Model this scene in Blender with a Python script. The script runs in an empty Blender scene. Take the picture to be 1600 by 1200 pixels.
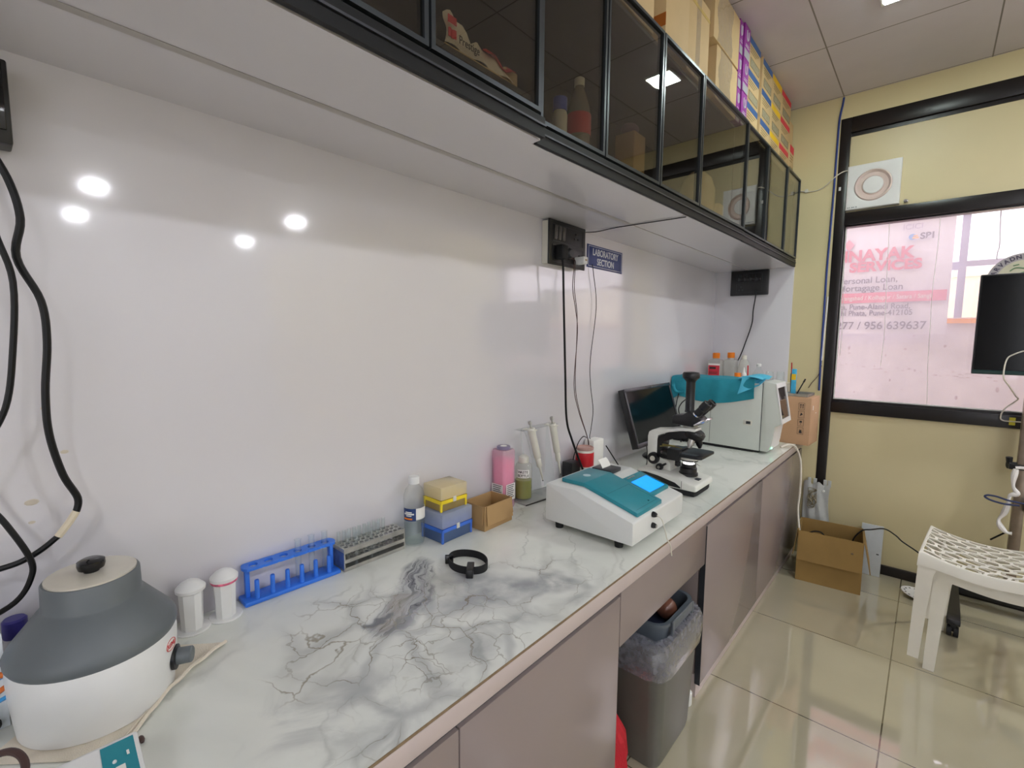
import bpy, bmesh, math, random
from mathutils import Matrix, Vector
random.seed(7)
SC = bpy.context.scene
COL = SC.collection
PI = math.pi

# ------------------------------------------------------------------ helpers
def lin(c):
    return tuple(((x / 255) / 12.92 if x <= 10 else (((x / 255) + .055) / 1.055) ** 2.4) for x in c)

class MB:
    """collects shapes in world space; becomes ONE mesh object"""
    def __init__(s):
        s.v, s.f, s.mi, s.i, s.M = [], [], [], 0, Matrix.Identity(4)
        s.auto = True
    def raw(s, vs, fs):
        o = len(s.v)
        s.v += [tuple(s.M @ Vector(v)) for v in vs]
        s.f += [tuple(o + k for k in f) for f in fs]
        s.mi += [s.i] * len(fs)
        return s
    def bm(s, b):
        b.verts.index_update()
        s.raw([v.co.copy() for v in b.verts], [[v.index for v in f.verts] for f in b.faces])
        b.free(); return s
    def box(s, x0, x1, y0, y1, z0, z1, b=0, seg=2):
        B = bmesh.new()
        r = bmesh.ops.create_cube(B, size=1)
        for v in r['verts']:
            v.co = Vector(((x0 + x1) / 2 + v.co.x * (x1 - x0), (y0 + y1) / 2 + v.co.y * (y1 - y0), (z0 + z1) / 2 + v.co.z * (z1 - z0)))
        if b: bmesh.ops.bevel(B, geom=B.edges[:], offset=b, segments=seg, affect='EDGES', profile=.5)
        return s.bm(B)
    def prism(s, pts, a, b, ax='y', bev=0, seg=2):
        f = {'y': lambda p, t: (p[0], t, p[1]), 'x': lambda p, t: (t, p[0], p[1]), 'z': lambda p, t: (p[0], p[1], t)}[ax]
        B = bmesh.new()
        A = [B.verts.new(f(p, a)) for p in pts]; C = [B.verts.new(f(p, b)) for p in pts]
        n = len(pts)
        B.faces.new(A); B.faces.new(C[::-1])
        for i in range(n): B.faces.new((A[i], C[i], C[(i + 1) % n], A[(i + 1) % n]))
        bmesh.ops.recalc_face_normals(B, faces=B.faces[:])
        if bev: bmesh.ops.bevel(B, geom=B.edges[:], offset=bev, segments=seg, affect='EDGES', profile=.5)
        return s.bm(B)
    def loft(s, rings, cap0=True, cap1=True, close=True):
        n = len(rings[0]); vs = [p for r in rings for p in r]; fs = []
        for j in range(len(rings) - 1):
            for i in range(n if close else n - 1):
                k = (i + 1) % n
                fs.append((j * n + i, j * n + k, (j + 1) * n + k, (j + 1) * n + i))
        if cap0: fs.append(tuple(range(n))[::-1])
        if cap1: fs.append(tuple((len(rings) - 1) * n + i for i in range(n)))
        return s.raw(vs, fs)
    def lathe(s, prof, c, n=32, ax=None, cap0=True, cap1=True):
        """prof [(r, h)] round an axis through c (default +Z)"""
        Q = Vector((0, 0, 1)).rotation_difference(Vector(ax)).to_matrix() if ax else Matrix.Identity(3)
        c = Vector(c)
        return s.loft([[tuple(c + Q @ Vector((r * math.cos(2 * PI * i / n), r * math.sin(2 * PI * i / n), h))) for i in range(n)] for r, h in prof], cap0, cap1)
    def cyl(s, p, q, r, r2=None, n=20):
        p, q = Vector(p), Vector(q)
        return s.lathe([(r, 0), (r if r2 is None else r2, (q - p).length)], p, n, tuple((q - p).normalized()))
    def sph(s, c, r, n=20, m=12, sc=(1, 1, 1)):
        pr = [[(c[0] + sc[0] * r * math.sin(PI * max(.001, min(m - .001, j)) / m) * math.cos(2 * PI * i / n), c[1] + sc[1] * r * math.sin(PI * max(.001, min(m - .001, j)) / m) * math.sin(2 * PI * i / n), c[2] - sc[2] * r * math.cos(PI * j / m)) for i in range(n)] for j in range(m + 1)]
        return s.loft(pr)
    def tube(s, pts, r, n=8, sub=6, close=False):
        P = [Vector(p) for p in pts]
        if sub and len(P) > 2:
            out = []; L = len(P); rng = L if close else L - 1
            for i in range(rng):
                g = lambda k: P[k % L] if close else P[max(0, min(L - 1, k))]
                a, b, c, d = g(i - 1), g(i), g(i + 1), g(i + 2)
                for t in range(sub):
                    u = t / sub
                    out.append(.5 * ((2 * b) + (c - a) * u + (2 * a - 5 * b + 4 * c - d) * u * u + (3 * b - a - 3 * c + d) * u ** 3))
            if not close: out.append(P[-1])
            P = out
        rings = []; up = None
        for i, p in enumerate(P):
            a = P[i - 1] if (i or close) else p
            b = P[(i + 1) % len(P)] if (i < len(P) - 1 or close) else p
            t = (b - a).normalized() if (b - a).length else Vector((0, 0, 1))
            if up is None: up = t.orthogonal().normalized()
            up = (up - t * up.dot(t)); up = up.normalized() if up.length > 1e-6 else t.orthogonal().normalized()
            w = t.cross(up)
            rr = r(i / max(1, len(P) - 1)) if callable(r) else r
            rings.append([tuple(p + rr * (math.cos(2 * PI * k / n) * up + math.sin(2 * PI * k / n) * w)) for k in range(n)])
        if close: rings.append(rings[0]); return s.loft(rings, False, False)
        return s.loft(rings)
    def strip(s, pts, wv, th):
        """flat ribbon through pts, half-width vector wv, thickness vector th"""
        wv, th = Vector(wv), Vector(th)
        return s.loft([[tuple(Vector(p) + a * wv + b * th) for a, b in ((-1, -1), (1, -1), (1, 1), (-1, 1))] for p in pts])
    def sheet(s, fn, nu, nv, th):
        """fn(u,v)->point; a sheet of real thickness th"""
        B = bmesh.new(); G = [[B.verts.new(fn(i / nu, j / nv)) for j in range(nv + 1)] for i in range(nu + 1)]
        for i in range(nu):
            for j in range(nv): B.faces.new((G[i][j], G[i + 1][j], G[i + 1][j + 1], G[i][j + 1]))
        bmesh.ops.recalc_face_normals(B, faces=B.faces[:])
        bmesh.ops.solidify(B, geom=B.faces[:], thickness=th)
        return s.bm(B)
    def text(s, txt, size, M, ext=.0004, sx=1, align='LEFT', bold=0):
        c = bpy.data.curves.new('t', 'FONT'); c.body = txt; c.size = size; c.extrude = ext; c.align_x = align; c.offset = bold
        o = bpy.data.objects.new('t', c); COL.objects.link(o)
        dg = bpy.context.evaluated_depsgraph_get(); me = o.evaluated_get(dg).to_mesh()
        K = s.M; s.M = K @ M @ Matrix.Diagonal((sx, 1, 1, 1))
        s.raw([v.co.copy() for v in me.vertices], [list(p.vertices) for p in me.polygons])
        s.M = K
        o.evaluated_get(dg).to_mesh_clear(); bpy.data.objects.remove(o); bpy.data.curves.remove(c)
        return s
    def rot(s, c, deg, ax='Z'):
        s.M = Matrix.Translation(c) @ Matrix.Rotation(math.radians(deg), 4, ax) @ Matrix.Translation(-Vector(c)); return s

def obj(name, mb, mats, parent=None, base=None, smooth=35, kind=None, label=None):
    me = bpy.data.meshes.new(name); me.from_pydata(mb.v, [], mb.f)
    for m in (mats if isinstance(mats, (list, tuple)) else [mats]): me.materials.append(m)
    me.polygons.foreach_set('material_index', mb.mi)
    B = bmesh.new(); B.from_mesh(me); bmesh.ops.recalc_face_normals(B, faces=B.faces[:]); B.to_mesh(me); B.free()
    if smooth:
        me.polygons.foreach_set('use_smooth', [True] * len(me.polygons)); me.set_sharp_from_angle(angle=math.radians(smooth))
    o = bpy.data.objects.new(name, me); COL.objects.link(o)
    if parent is not None:
        off = Vector(parent.location); p = parent.parent
        while p is not None: off += Vector(p.location); p = p.parent
        me.transform(Matrix.Translation(-off)); o.parent = parent
    elif base is not None:
        me.transform(Matrix.Translation(-Vector(base))); o.location = base
    if kind: o['kind'] = kind
    if label: o['label'] = label
    return o
def thing(name, label, cat, loc, group=None):
    o = bpy.data.objects.new(name, None); COL.objects.link(o); o.location = loc; o.empty_display_size = .05
    o['label'] = label; o['category'] = cat
    if group: o['group'] = group
    return o
def single(name, label, cat, mb, mats, base, group=None, smooth=35):
    o = obj(name, mb, mats, base=base, smooth=smooth); o['label'] = label; o['category'] = cat
    if group: o['group'] = group
    return o
def dup(o, loc, label, rz=None):
    def cp(q, par):
        c = q.copy(); COL.objects.link(c); c.parent = par
        for ch in q.children: cp(ch, c)
        return c
    r = cp(o, None); r.location = loc; r['label'] = label
    if rz is not None: r.rotation_euler = (0, 0, rz)
    return r
def struct(name, mb, mats, parent=None, smooth=35):
    o = obj(name, mb, mats, parent, smooth=smooth)
    if parent is None: o['kind'] = 'structure'
    return o

# ------------------------------------------------------------------ materials
def newmat(n):
    m = bpy.data.materials.new(n); m.use_nodes = True; t = m.node_tree; t.nodes.clear()
    return m, t, lambda k, **kw: _nd(t, k, kw)
def _nd(t, k, kw):
    n = t.nodes.new(k)
    for a, b in kw.items():
        if a.startswith('i_'): n.inputs[int(a[2:])].default_value = b
        else: setattr(n, a, b)
    return n
def principled(m):
    return m.node_tree.nodes['P']
def mat(name, rgb, rough=.5, metal=0, var=.06, scale=18, bump=0, spec=.5, coat=0, emit=None, es=0, trans=0, alpha=1, bscale=None):
    m, t, N = newmat(name)
    p = N('ShaderNodeBsdfPrincipled'); p.name = 'P'; out = N('ShaderNodeOutputMaterial'); L = t.links.new
    c = lin(rgb)
    g = N('ShaderNodeNewGeometry'); nz = N('ShaderNodeTexNoise'); nz.inputs['Scale'].default_value = scale; nz.inputs['Detail'].default_value = 4
    L(g.outputs['Position'], nz.inputs['Vector'])
    r = N('ShaderNodeValToRGB'); e = r.color_ramp.elements
    e[0].position, e[1].position = .3, .7
    e[0].color = tuple(x * (1 - var) for x in c) + (1,); e[1].color = tuple(min(1, x * (1 + var)) for x in c) + (1,)
    L(nz.outputs['Fac'], r.inputs['Fac']); L(r.outputs['Color'], p.inputs['Base Color'])
    p.inputs['Roughness'].default_value = rough; p.inputs['Metallic'].default_value = metal
    p.inputs['Specular IOR Level'].default_value = spec
    if coat: p.inputs['Coat Weight'].default_value = coat; p.inputs['Coat Roughness'].default_value = .07
    if trans: p.inputs['Transmission Weight'].default_value = trans
    if alpha < 1: p.inputs['Alpha'].default_value = alpha
    if emit: p.inputs['Emission Color'].default_value = lin(emit) + (1,); p.inputs['Emission Strength'].default_value = es
    if bump:
        b = N('ShaderNodeBump'); b.inputs['Strength'].default_value = bump; b.inputs['Distance'].default_value = .004
        n2 = N('ShaderNodeTexNoise'); n2.inputs['Scale'].default_value = bscale or scale * 3; n2.inputs['Detail'].default_value = 5
        L(g.outputs['Position'], n2.inputs['Vector']); L(n2.outputs['Fac'], b.inputs['Height']); L(b.outputs['Normal'], p.inputs['Normal'])
    L(p.outputs[0], out.inputs[0])
    return m
def film(name, tint, body, a, rough=.05, ior=1.45, boost=1.0, scale=25, var=.1):
    """thin clear / smoked / milky sheet: transparent + diffuse body + fresnel gloss"""
    m, t, N = newmat(name); L = t.links.new
    tr = N('ShaderNodeBsdfTransparent'); tr.inputs[0].default_value = lin(tint) + (1,)
    df = N('ShaderNodeBsdfDiffuse'); df.inputs[0].default_value = lin(body) + (1,)
    nz = N('ShaderNodeTexNoise'); nz.inputs['Scale'].default_value = scale
    g = N('ShaderNodeNewGeometry'); L(g.outputs['Position'], nz.inputs['Vector'])
    mr = N('ShaderNodeMapRange'); mr.inputs[3].default_value = a * (1 - var); mr.inputs[4].default_value = min(1, a * (1 + var))
    L(nz.outputs['Fac'], mr.inputs[0])
    tl = N('ShaderNodeBsdfTranslucent'); tl.inputs[0].default_value = lin(body) + (1,)
    mb_ = N('ShaderNodeMixShader'); mb_.inputs[0].default_value = .5; L(df.outputs[0], mb_.inputs[1]); L(tl.outputs[0], mb_.inputs[2])
    m1 = N('ShaderNodeMixShader'); L(mr.outputs[0], m1.inputs[0]); L(tr.outputs[0], m1.inputs[1]); L(mb_.outputs[0], m1.inputs[2])
    gl = N('ShaderNodeBsdfGlossy'); gl.inputs['Roughness'].default_value = rough
    # Schlick reflectance, the same on both faces of the sheet
    lw = N('ShaderNodeLayerWeight'); lw.inputs[0].default_value = .5; f0 = ((ior - 1) / (ior + 1)) ** 2
    pw = N('ShaderNodeMath', operation='POWER'); pw.inputs[1].default_value = 5; L(lw.outputs['Facing'], pw.inputs[0])
    ma = N('ShaderNodeMath', operation='MULTIPLY_ADD'); ma.inputs[1].default_value = 1 - f0; ma.inputs[2].default_value = f0; L(pw.outputs[0], ma.inputs[0])
    mu = N('ShaderNodeMath', operation='MULTIPLY', use_clamp=True); mu.inputs[1].default_value = boost; L(ma.outputs[0], mu.inputs[0])
    m2 = N('ShaderNodeMixShader'); L(mu.outputs[0], m2.inputs[0]); L(m1.outputs[0], m2.inputs[1]); L(gl.outputs[0], m2.inputs[2])
    o = N('ShaderNodeOutputMaterial'); L(m2.outputs[0], o.inputs[0])
    return m

M = {}
M['lam'] = mat('white_laminate', (212, 209, 213), .27, var=.012, scale=2, spec=.7, coat=.9)
M['lam'].node_tree.nodes['P'].inputs['Coat IOR'].default_value = 1.75
M['soffit'] = mat('soffit_laminate', (212, 209, 214), .13, var=.012, scale=2, spec=.5)
M['yellow'] = mat('cream_paint', (214, 201, 156), .6, var=.03, scale=3, bump=.05)
M['ypanel'] = mat('cream_board', (208, 195, 154), .42, var=.03, scale=2.5)
M['mauve'] = mat('mauve_laminate', (141, 128, 125), .19, var=.02, scale=3)
M['band'] = mat('edge_band', (190, 176, 172), .3, var=.02)
M['brownline'] = mat('raw_board_edge', (128, 108, 82), .6, var=.2, scale=60)
M['rail_black'] = mat('black_rail', (8, 8, 9), .5, spec=.25)
M['alu_black'] = mat('dark_bronze_aluminium', (26, 21, 21), .3, metal=.1, var=.1, scale=30)
M['alu_grey'] = mat('grey_aluminium', (150, 156, 160), .3, metal=.85, var=.05)
M['alu_mid'] = mat('graphite_profile', (62, 64, 69), .35, metal=.5)
M['black'] = mat('black_plastic', (22, 22, 24), .35, var=.15)
M['blackgl'] = mat('black_gloss', (10, 10, 13), .08, var=.1)
M['blackmat'] = mat('black_rubber', (16, 16, 17), .7)
M['tvblack'] = mat('screen_black', (5, 5, 7), .12, spec=.22)
M['inside'] = mat('dark_carcass', (34, 31, 28), .5, var=.1, scale=6)
M['white'] = mat('white_plastic', (226, 226, 224), .32, var=.02)
M['offwhite'] = mat('ivory_plastic', (214, 211, 198), .4, var=.03)
M['grey'] = mat('mid_grey_plastic', (98, 104, 107), .45, var=.04)
M['lgrey'] = mat('light_grey_paint', (204, 207, 201), .4, var=.015)
M['teal'] = mat('teal_plastic', (34, 132, 146), .35, var=.04)
M['blue'] = mat('blue_plastic', (48, 116, 222), .4, var=.05)
M['steel'] = mat('brushed_steel', (182, 180, 174), .32, metal=.75, var=.15, scale=40)
M['chrome'] = mat('chrome', (225, 225, 228), .12, metal=1)
M['card'] = mat('cardboard', (172, 138, 92), .8, var=.07, scale=12)
M['card2'] = mat('tan_carton', (205, 178, 132), .7, var=.05, scale=9)
M['card3'] = mat('floor_carton', (148, 118, 66), .8, var=.08, scale=8)
M['card4'] = mat('kraft_carton', (188, 150, 116), .75, var=.06, scale=9)
M['cardin'] = mat('cardboard_inside', (140, 110, 72), .85, var=.08)
M['purple'] = mat('purple_print', (146, 42, 150), .5, var=.06)
M['prblue'] = mat('print_blue', (52, 92, 150), .6)
M['pryel'] = mat('print_yellow', (232, 190, 30), .6)
M['prred'] = mat('print_red', (214, 52, 68), .6)
M['prgrey'] = mat('print_grey', (158, 150, 124), .7, var=.2, scale=120)
M['prdark'] = mat('print_dark', (48, 42, 40), .7)
M['paper'] = mat('white_paper', (232, 230, 224), .7, var=.03)
M['red'] = mat('red_print', (196, 22, 34), .4)
M['pink'] = mat('pink_strips', (244, 158, 186), .55, var=.04, scale=60)
M['cloth'] = mat('cream_cotton', (222, 212, 194), .9, var=.05, scale=40, bump=.3, bscale=500)
M['tealcloth'] = mat('teal_nonwoven', (34, 140, 158), .8, var=.06, scale=25, bump=.25, bscale=160)
M['navy'] = mat('navy_sign', (52, 66, 124), .4, var=.03)
M['letter'] = mat('pale_lettering', (214, 216, 222), .5)
M['clear'] = film('clear_plastic', (252, 254, 254), (245, 246, 246), .05, .06, 1.42)
M['glass'] = film('clear_glass', (253, 255, 255), (248, 248, 248), .05, .02, 1.5, 1.3)
M['milky'] = film('milky_plastic', (252, 252, 250), (240, 240, 234), .45, .2, 1.4)
M['milkclear'] = film('cloudy_bottle', (253, 253, 250), (238, 238, 230), .16, .12, 1.4)
M['pinkclear'] = film('clear_pink_tub', (255, 240, 246), (250, 226, 236), .3, .05, 1.42)
M['smoke'] = film('smoked_glass', (226, 222, 212), (52, 48, 42), .07, .015, 1.5, 1.5, scale=4, var=.5)
M['dusty'] = film('dusty_window_glass', (254, 250, 253), (236, 228, 238), .22, .03, 1.45, 1.0, scale=3, var=.3)
M['bag'] = film('clear_bin_bag', (238, 238, 244), (214, 214, 226), .34, .10, 1.5, 1.8, scale=60, var=.9)
M['tape'] = film('clear_tape', (250, 250, 250), (238, 238, 238), .07, .10, 1.5, .6, scale=90, var=.9)
M['water'] = film('bottle_water', (248, 252, 250), (238, 242, 240), .05, .03, 1.36)
M['olive'] = mat('olive_liquid', (128, 130, 4), .2, var=.08, coat=.3)
M['bluefilm'] = film('clear_blue_box', (190, 206, 240), (132, 160, 206), .6, .2, 1.4)
M['bluebox'] = mat('blue_box_rim', (62, 112, 210), .4)
M['milkyblue'] = film('frosted_blue_lid', (225, 232, 246), (208, 216, 230), .74, .25, 1.4)
M['yellowp'] = mat('yellow_plastic', (240, 212, 40), .4)
M['yelfilm'] = film('frosted_yellow', (252, 240, 190), (226, 200, 130), .6, .25, 1.4)
M['milkyel'] = film('frosted_pale_lid', (250, 246, 225), (240, 232, 208), .78, .25, 1.4)
M['orange'] = mat('orange_cap', (240, 130, 20), .4)
M['binout'] = mat('olive_grey_bin', (92, 91, 84), .35, var=.05)
M['binin'] = mat('slate_bin', (84, 92, 100), .35, var=.05)
M['brownball'] = mat('brown_gloss_ball', (120, 78, 62), .15)
M['stool'] = mat('white_stool_plastic', (224, 220, 208), .38, var=.02)
M['steelpole'] = mat('worn_steel_pole', (140, 126, 112), .3, metal=.8, var=.15)
M['screenblue'] = mat('lit_blue_screen', (20, 90, 230), .3, emit=(10, 120, 255), es=1.0, var=.02)
M['lamp'] = mat('lamp_diffuser', (255, 255, 252), .5, emit=(244, 248, 255), es=150, var=0)
M['lampdim'] = mat('small_lamp_diffuser', (255, 255, 252), .5, emit=(240, 255, 248), es=60, var=0)
M['lampgreen'] = mat('green_indicator', (120, 255, 200), .4, emit=(120, 255, 200), es=3, var=0)
M['lampwhite'] = mat('microscope_lamp', (255, 255, 255), .4, emit=(255, 255, 255), es=2.2, var=0)
M['wallother'] = mat('pale_paint_room', (226, 225, 228), .5, var=.02, scale=2)
M['darkred'] = mat('red_fabric', (190, 24, 40), .7, bump=.5, bscale=220)
M['bluewire'] = mat('blue_insulation', (40, 62, 130), .5)
M['whitewire'] = mat('white_insulation', (216, 210, 196), .5)
M['wire'] = mat('black_insulation', (9, 9, 10), .45, spec=.3)
M['brownwire'] = mat('brown_insulation', (70, 48, 44), .5)
M['cream_tape'] = mat('cream_tape', (214, 202, 178), .7)

# marble worktop ---------------------------------------------------------------
def marble():
    m, t, N = newmat('marble_laminate'); L = t.links.new
    g = N('ShaderNodeNewGeometry'); P = g.outputs['Position']
    def noise(sc, det=6, dist=0., vec=None, rough=.55):
        n = N('ShaderNodeTexNoise'); n.inputs['Scale'].default_value = sc; n.inputs['Detail'].default_value = det; n.inputs['Distortion'].default_value = dist; n.inputs['Roughness'].default_value = rough
        L(vec or P, n.inputs['Vector']); return n
    def mth(op, a, b=None, clamp=False):
        n = N('ShaderNodeMath', operation=op, use_clamp=clamp)
        for i, x in enumerate((a, b)):
            if x is None: continue
            if isinstance(x, (int, float)): n.inputs[i].default_value = x
            else: L(x, n.inputs[i])
        return n.outputs[0]
    def rng(x, lo, hi, smooth=True):
        n = N('ShaderNodeMapRange'); n.interpolation_type = 'SMOOTHSTEP' if smooth else 'LINEAR'
        n.inputs[1].default_value = lo; n.inputs[2].default_value = hi; L(x, n.inputs[0]); return n.outputs[0]
    def warp(amount, sc, det=3, base=P):
        w = noise(sc, det); sub = N('ShaderNodeVectorMath', operation='SUBTRACT'); sub.inputs[1].default_value = (.5, .5, .5); L(w.outputs['Color'], sub.inputs[0])
        s = N('ShaderNodeVectorMath', operation='SCALE'); s.inputs['Scale'].default_value = amount; L(sub.outputs[0], s.inputs[0])
        ad = N('ShaderNodeVectorMath', operation='ADD'); L(base, ad.inputs[0]); L(s.outputs[0], ad.inputs[1]); return ad.outputs[0]
    W = warp(.14, 5.0, 3)          # soft large warp
    W2 = warp(.05, 22, 3, W)       # plus small wobble
    def seg(ax, ay, bx, by, r, soft, vec=None):
        """soft band round the segment a-b"""
        sp = N('ShaderNodeSeparateXYZ'); L(vec or W, sp.inputs[0])
        dx, dy = bx - ax, by - ay; l2 = dx * dx + dy * dy
        px, py = mth('SUBTRACT', sp.outputs[0], ax), mth('SUBTRACT', sp.outputs[1], ay)
        h = mth('DIVIDE', mth('ADD', mth('MULTIPLY', px, dx), mth('MULTIPLY', py, dy)), l2, True)
        ex, ey = mth('SUBTRACT', px, mth('MULTIPLY', h, dx)), mth('SUBTRACT', py, mth('MULTIPLY', h, dy))
        d = mth('SQRT', mth('ADD', mth('MULTIPLY', ex, ex), mth('MULTIPLY', ey, ey)))
        return mth('SUBTRACT', 1, rng(d, r, r + soft))
    def along(deg, sa, sn, vec=None):
        """stretch the pattern along a direction"""
        sp = N('ShaderNodeSeparateXYZ'); L(vec or W, sp.inputs[0]); c, s_ = math.cos(math.radians(deg)), math.sin(math.radians(deg))
        u = mth('MULTIPLY', mth('ADD', mth('MULTIPLY', sp.outputs[0], c), mth('MULTIPLY', sp.outputs[1], s_)), sa)
        v = mth('MULTIPLY', mth('ADD', mth('MULTIPLY', sp.outputs[0], -s_), mth('MULTIPLY', sp.outputs[1], c)), sn)
        cb = N('ShaderNodeCombineXYZ'); L(u, cb.inputs[0]); L(v, cb.inputs[1]); return cb.outputs[0]
    def cells(sc, w0, w1, vec):
        v = N('ShaderNodeTexVoronoi'); v.feature = 'DISTANCE_TO_EDGE'; v.voronoi_dimensions = '2D'; v.inputs['Scale'].default_value = sc; L(vec, v.inputs['Vector'])
        return mth('SUBTRACT', 1, rng(v.outputs['Distance'], w0, w1))
    def line(sc, width, vec, det=2):
        a = mth('ABSOLUTE', mth('SUBTRACT', noise(sc, det, 0, vec).outputs['Fac'], .5)); return mth('SUBTRACT', 1, mth('DIVIDE', a, width), True)
    def mix(fac, col, base):
        x = N('ShaderNodeMixRGB'); L(fac, x.inputs[0]); x.inputs[2].default_value = lin(col) + (1,)
        if isinstance(base, tuple): x.inputs[1].default_value = lin(base) + (1,)
        else: L(base, x.inputs[1])
        return x.outputs[0]
    MUL = lambda *q: q[0] if len(q) == 1 else mth('MULTIPLY', q[0], MUL(*q[1:]))
    cur = mix(rng(noise(2.6, 5, .6).outputs['Fac'], .35, .7), (213, 215, 207), (232, 233, 225))
    brk = rng(noise(6, 3).outputs['Fac'], .40, .60)          # breaks veins up
    brk2 = rng(noise(4.2, 3, 0, W).outputs['Fac'], .44, .58)
    # white islands and grey ground through the figured middle of the slab
    fig = mth('MAXIMUM', seg(.30, .50, .50, .66, .07, .13), mth('MAXIMUM', seg(.34, .74, .47, .92, .04, .12), seg(.40, .50, .54, .42, .06, .12)))
    cur = mix(MUL(fig, .55), (216, 218, 213), cur)
    cur = mix(MUL(fig, cells(7.5, .01, .16, W), .5), (158, 161, 162), cur)
    # cool grey patch right of the swirl and cloud near the front edge
    cur = mix(MUL(seg(.30, .70, .40, .80, .03, .09), rng(noise(7, 4).outputs['Fac'], .25, .6), .9), (150, 153, 158), cur)
    cur = mix(MUL(seg(.40, .80, .47, .93, .012, .05), rng(noise(12, 5).outputs['Fac'], .35, .6), .8), (146, 149, 152), cur)
    cur = mix(MUL(mth('MAXIMUM', seg(.42, .30, .54, .42, .03, .10), seg(.50, .60, .57, .90, .01, .06)), rng(noise(6, 6, 1.0).outputs['Fac'], .42, .66), .6), (160, 163, 163), cur)
    # the swirl: bands flowing along its length
    sw = mth('MAXIMUM', seg(.165, .745, .255, .655, .022, .035), seg(.255, .655, .335, .535, .030, .035))
    fl = noise(1.0, 6, .9, along(-55, 3.2, 30, W2), .62).outputs['Fac']
    cur = mix(MUL(sw, .75), (166, 167, 170), cur)
    cur = mix(MUL(sw, rng(fl, .44, .60), .9), (112, 113, 118), cur)
    cur = mix(MUL(sw, mth('SUBTRACT', 1, rng(fl, .30, .42)), .8), (206, 206, 204), cur)
    cur = mix(MUL(sw, line(1.0, .016, along(-55, 3.2, 26, W2), 4), .9), (62, 63, 70), cur)
    cur = mix(MUL(seg(.262, .60, .335, .535, .012, .03), rng(noise(9, 3).outputs['Fac'], .4, .6), .45), (132, 120, 100), cur)
    cur = mix(MUL(seg(.315, .555, .30, .49, .003, .010, W2), .85), (96, 99, 106), cur)
    cur = mix(MUL(seg(.345, .56, .36, .50, .002, .008, W2), .5), (120, 118, 112), cur)
    # brown veins round the islands
    cur = mix(MUL(fig, cells(7.5, .002, .016, W2), brk, .75), (118, 104, 78), cur)
    cur = mix(MUL(fig, cells(15, .002, .03, W2), brk2, .6), (140, 134, 118), cur)
    cur = mix(MUL(seg(.44, .545, .50, .50, .01, .05), cells(21, .004, .04, W2), .7), (104, 88, 58), cur)
    # near-end veins
    near = mth('MAXIMUM', seg(.21, .47, .30, .42, .02, .08), seg(.29, .40, .36, .33, .01, .07))
    cur = mix(MUL(near, cells(9, .003, .03, W2), brk, .75), (130, 118, 94), cur)
    # long faint veins everywhere
    cur = mix(MUL(line(1.0, .012, along(-50, 1.1, 4.2, W2), 2), brk2, .32), (142, 145, 140), cur)
    cur = mix(MUL(line(1.0, .02, along(-62, .9, 3.0, W), 3), brk, .2), (160, 160, 150), cur)
    p = N('ShaderNodeBsdfPrincipled'); L(cur, p.inputs['Base Color']); p.inputs['Roughness'].default_value = .16; p.inputs['Specular IOR Level'].default_value = .5
    o = N('ShaderNodeOutputMaterial'); L(p.outputs[0], o.inputs[0]); return m
M['marble'] = marble()

def tiled(name, base, dark, rough, x0, y0, step, wid, blot, spec=.5, bs=3.0, coat=0):
    m, t, N = newmat(name); L = t.links.new
    g = N('ShaderNodeNewGeometry'); sp = N('ShaderNodeSeparateXYZ'); L(g.outputs['Position'], sp.inputs[0])
    def line(sock, off):
        a = N('ShaderNodeMath', operation='SUBTRACT'); L(sock, a.inputs[0]); a.inputs[1].default_value = off - step / 2 - 40 * step
        b = N('ShaderNodeMath', operation='MODULO'); L(a.outputs[0], b.inputs[0]); b.inputs[1].default_value = step
        c = N('ShaderNodeMath', operation='SUBTRACT'); L(b.outputs[0], c.inputs[0]); c.inputs[1].default_value = step / 2
        d = N('ShaderNodeMath', operation='ABSOLUTE'); L(c.outputs[0], d.inputs[0])
        e = N('ShaderNodeMath', operation='LESS_THAN'); L(d.outputs[0], e.inputs[0]); e.inputs[1].default_value = wid / 2
        return e.outputs[0]
    mx = N('ShaderNodeMath', operation='MAXIMUM'); L(line(sp.outputs[0], x0), mx.inputs[0]); L(line(sp.outputs[1], y0), mx.inputs[1])
    nz = N('ShaderNodeTexNoise'); nz.inputs['Scale'].default_value = bs; nz.inputs['Detail'].default_value = 5; L(g.outputs['Position'], nz.inputs['Vector'])
    r = N('ShaderNodeValToRGB'); e = r.color_ramp.elements; e[0].position, e[1].position = .3, .7; c = lin(base)
    e[0].color = tuple(x * (1 - blot) for x in c) + (1,); e[1].color = tuple(min(1, x * (1 + blot)) for x in c) + (1,); L(nz.outputs['Fac'], r.inputs['Fac'])
    mi = N('ShaderNodeMixRGB'); L(mx.outputs[0], mi.inputs[0]); L(r.outputs[0], mi.inputs[1]); mi.inputs[2].default_value = lin(dark) + (1,)
    p = N('ShaderNodeBsdfPrincipled'); L(mi.outputs[0], p.inputs['Base Color']); p.inputs['Roughness'].default_value = rough; p.inputs['Specular IOR Level'].default_value = spec
    if coat: p.inputs['Coat Weight'].default_value = 1; p.inputs['Coat IOR'].default_value = coat; p.inputs['Coat Roughness'].default_value = .03
    o = N('ShaderNodeOutputMaterial'); L(p.outputs[0], o.inputs[0]); return m
M['floor'] = tiled('polished_floor_tiles', (178, 170, 146), (96, 88, 66), .055, 1.1008, 1.284, .6, .0045, .05, spec=.9, coat=1.9)
M['ceil'] = tiled('ceiling_boards', (210, 204, 213), (130, 124, 124), .5, .66, 2.79, .6, .006, .07, bs=2.2)

H = .7452; YL = 3.40; CZ = 2.728; ZN = 1.7894
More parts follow.
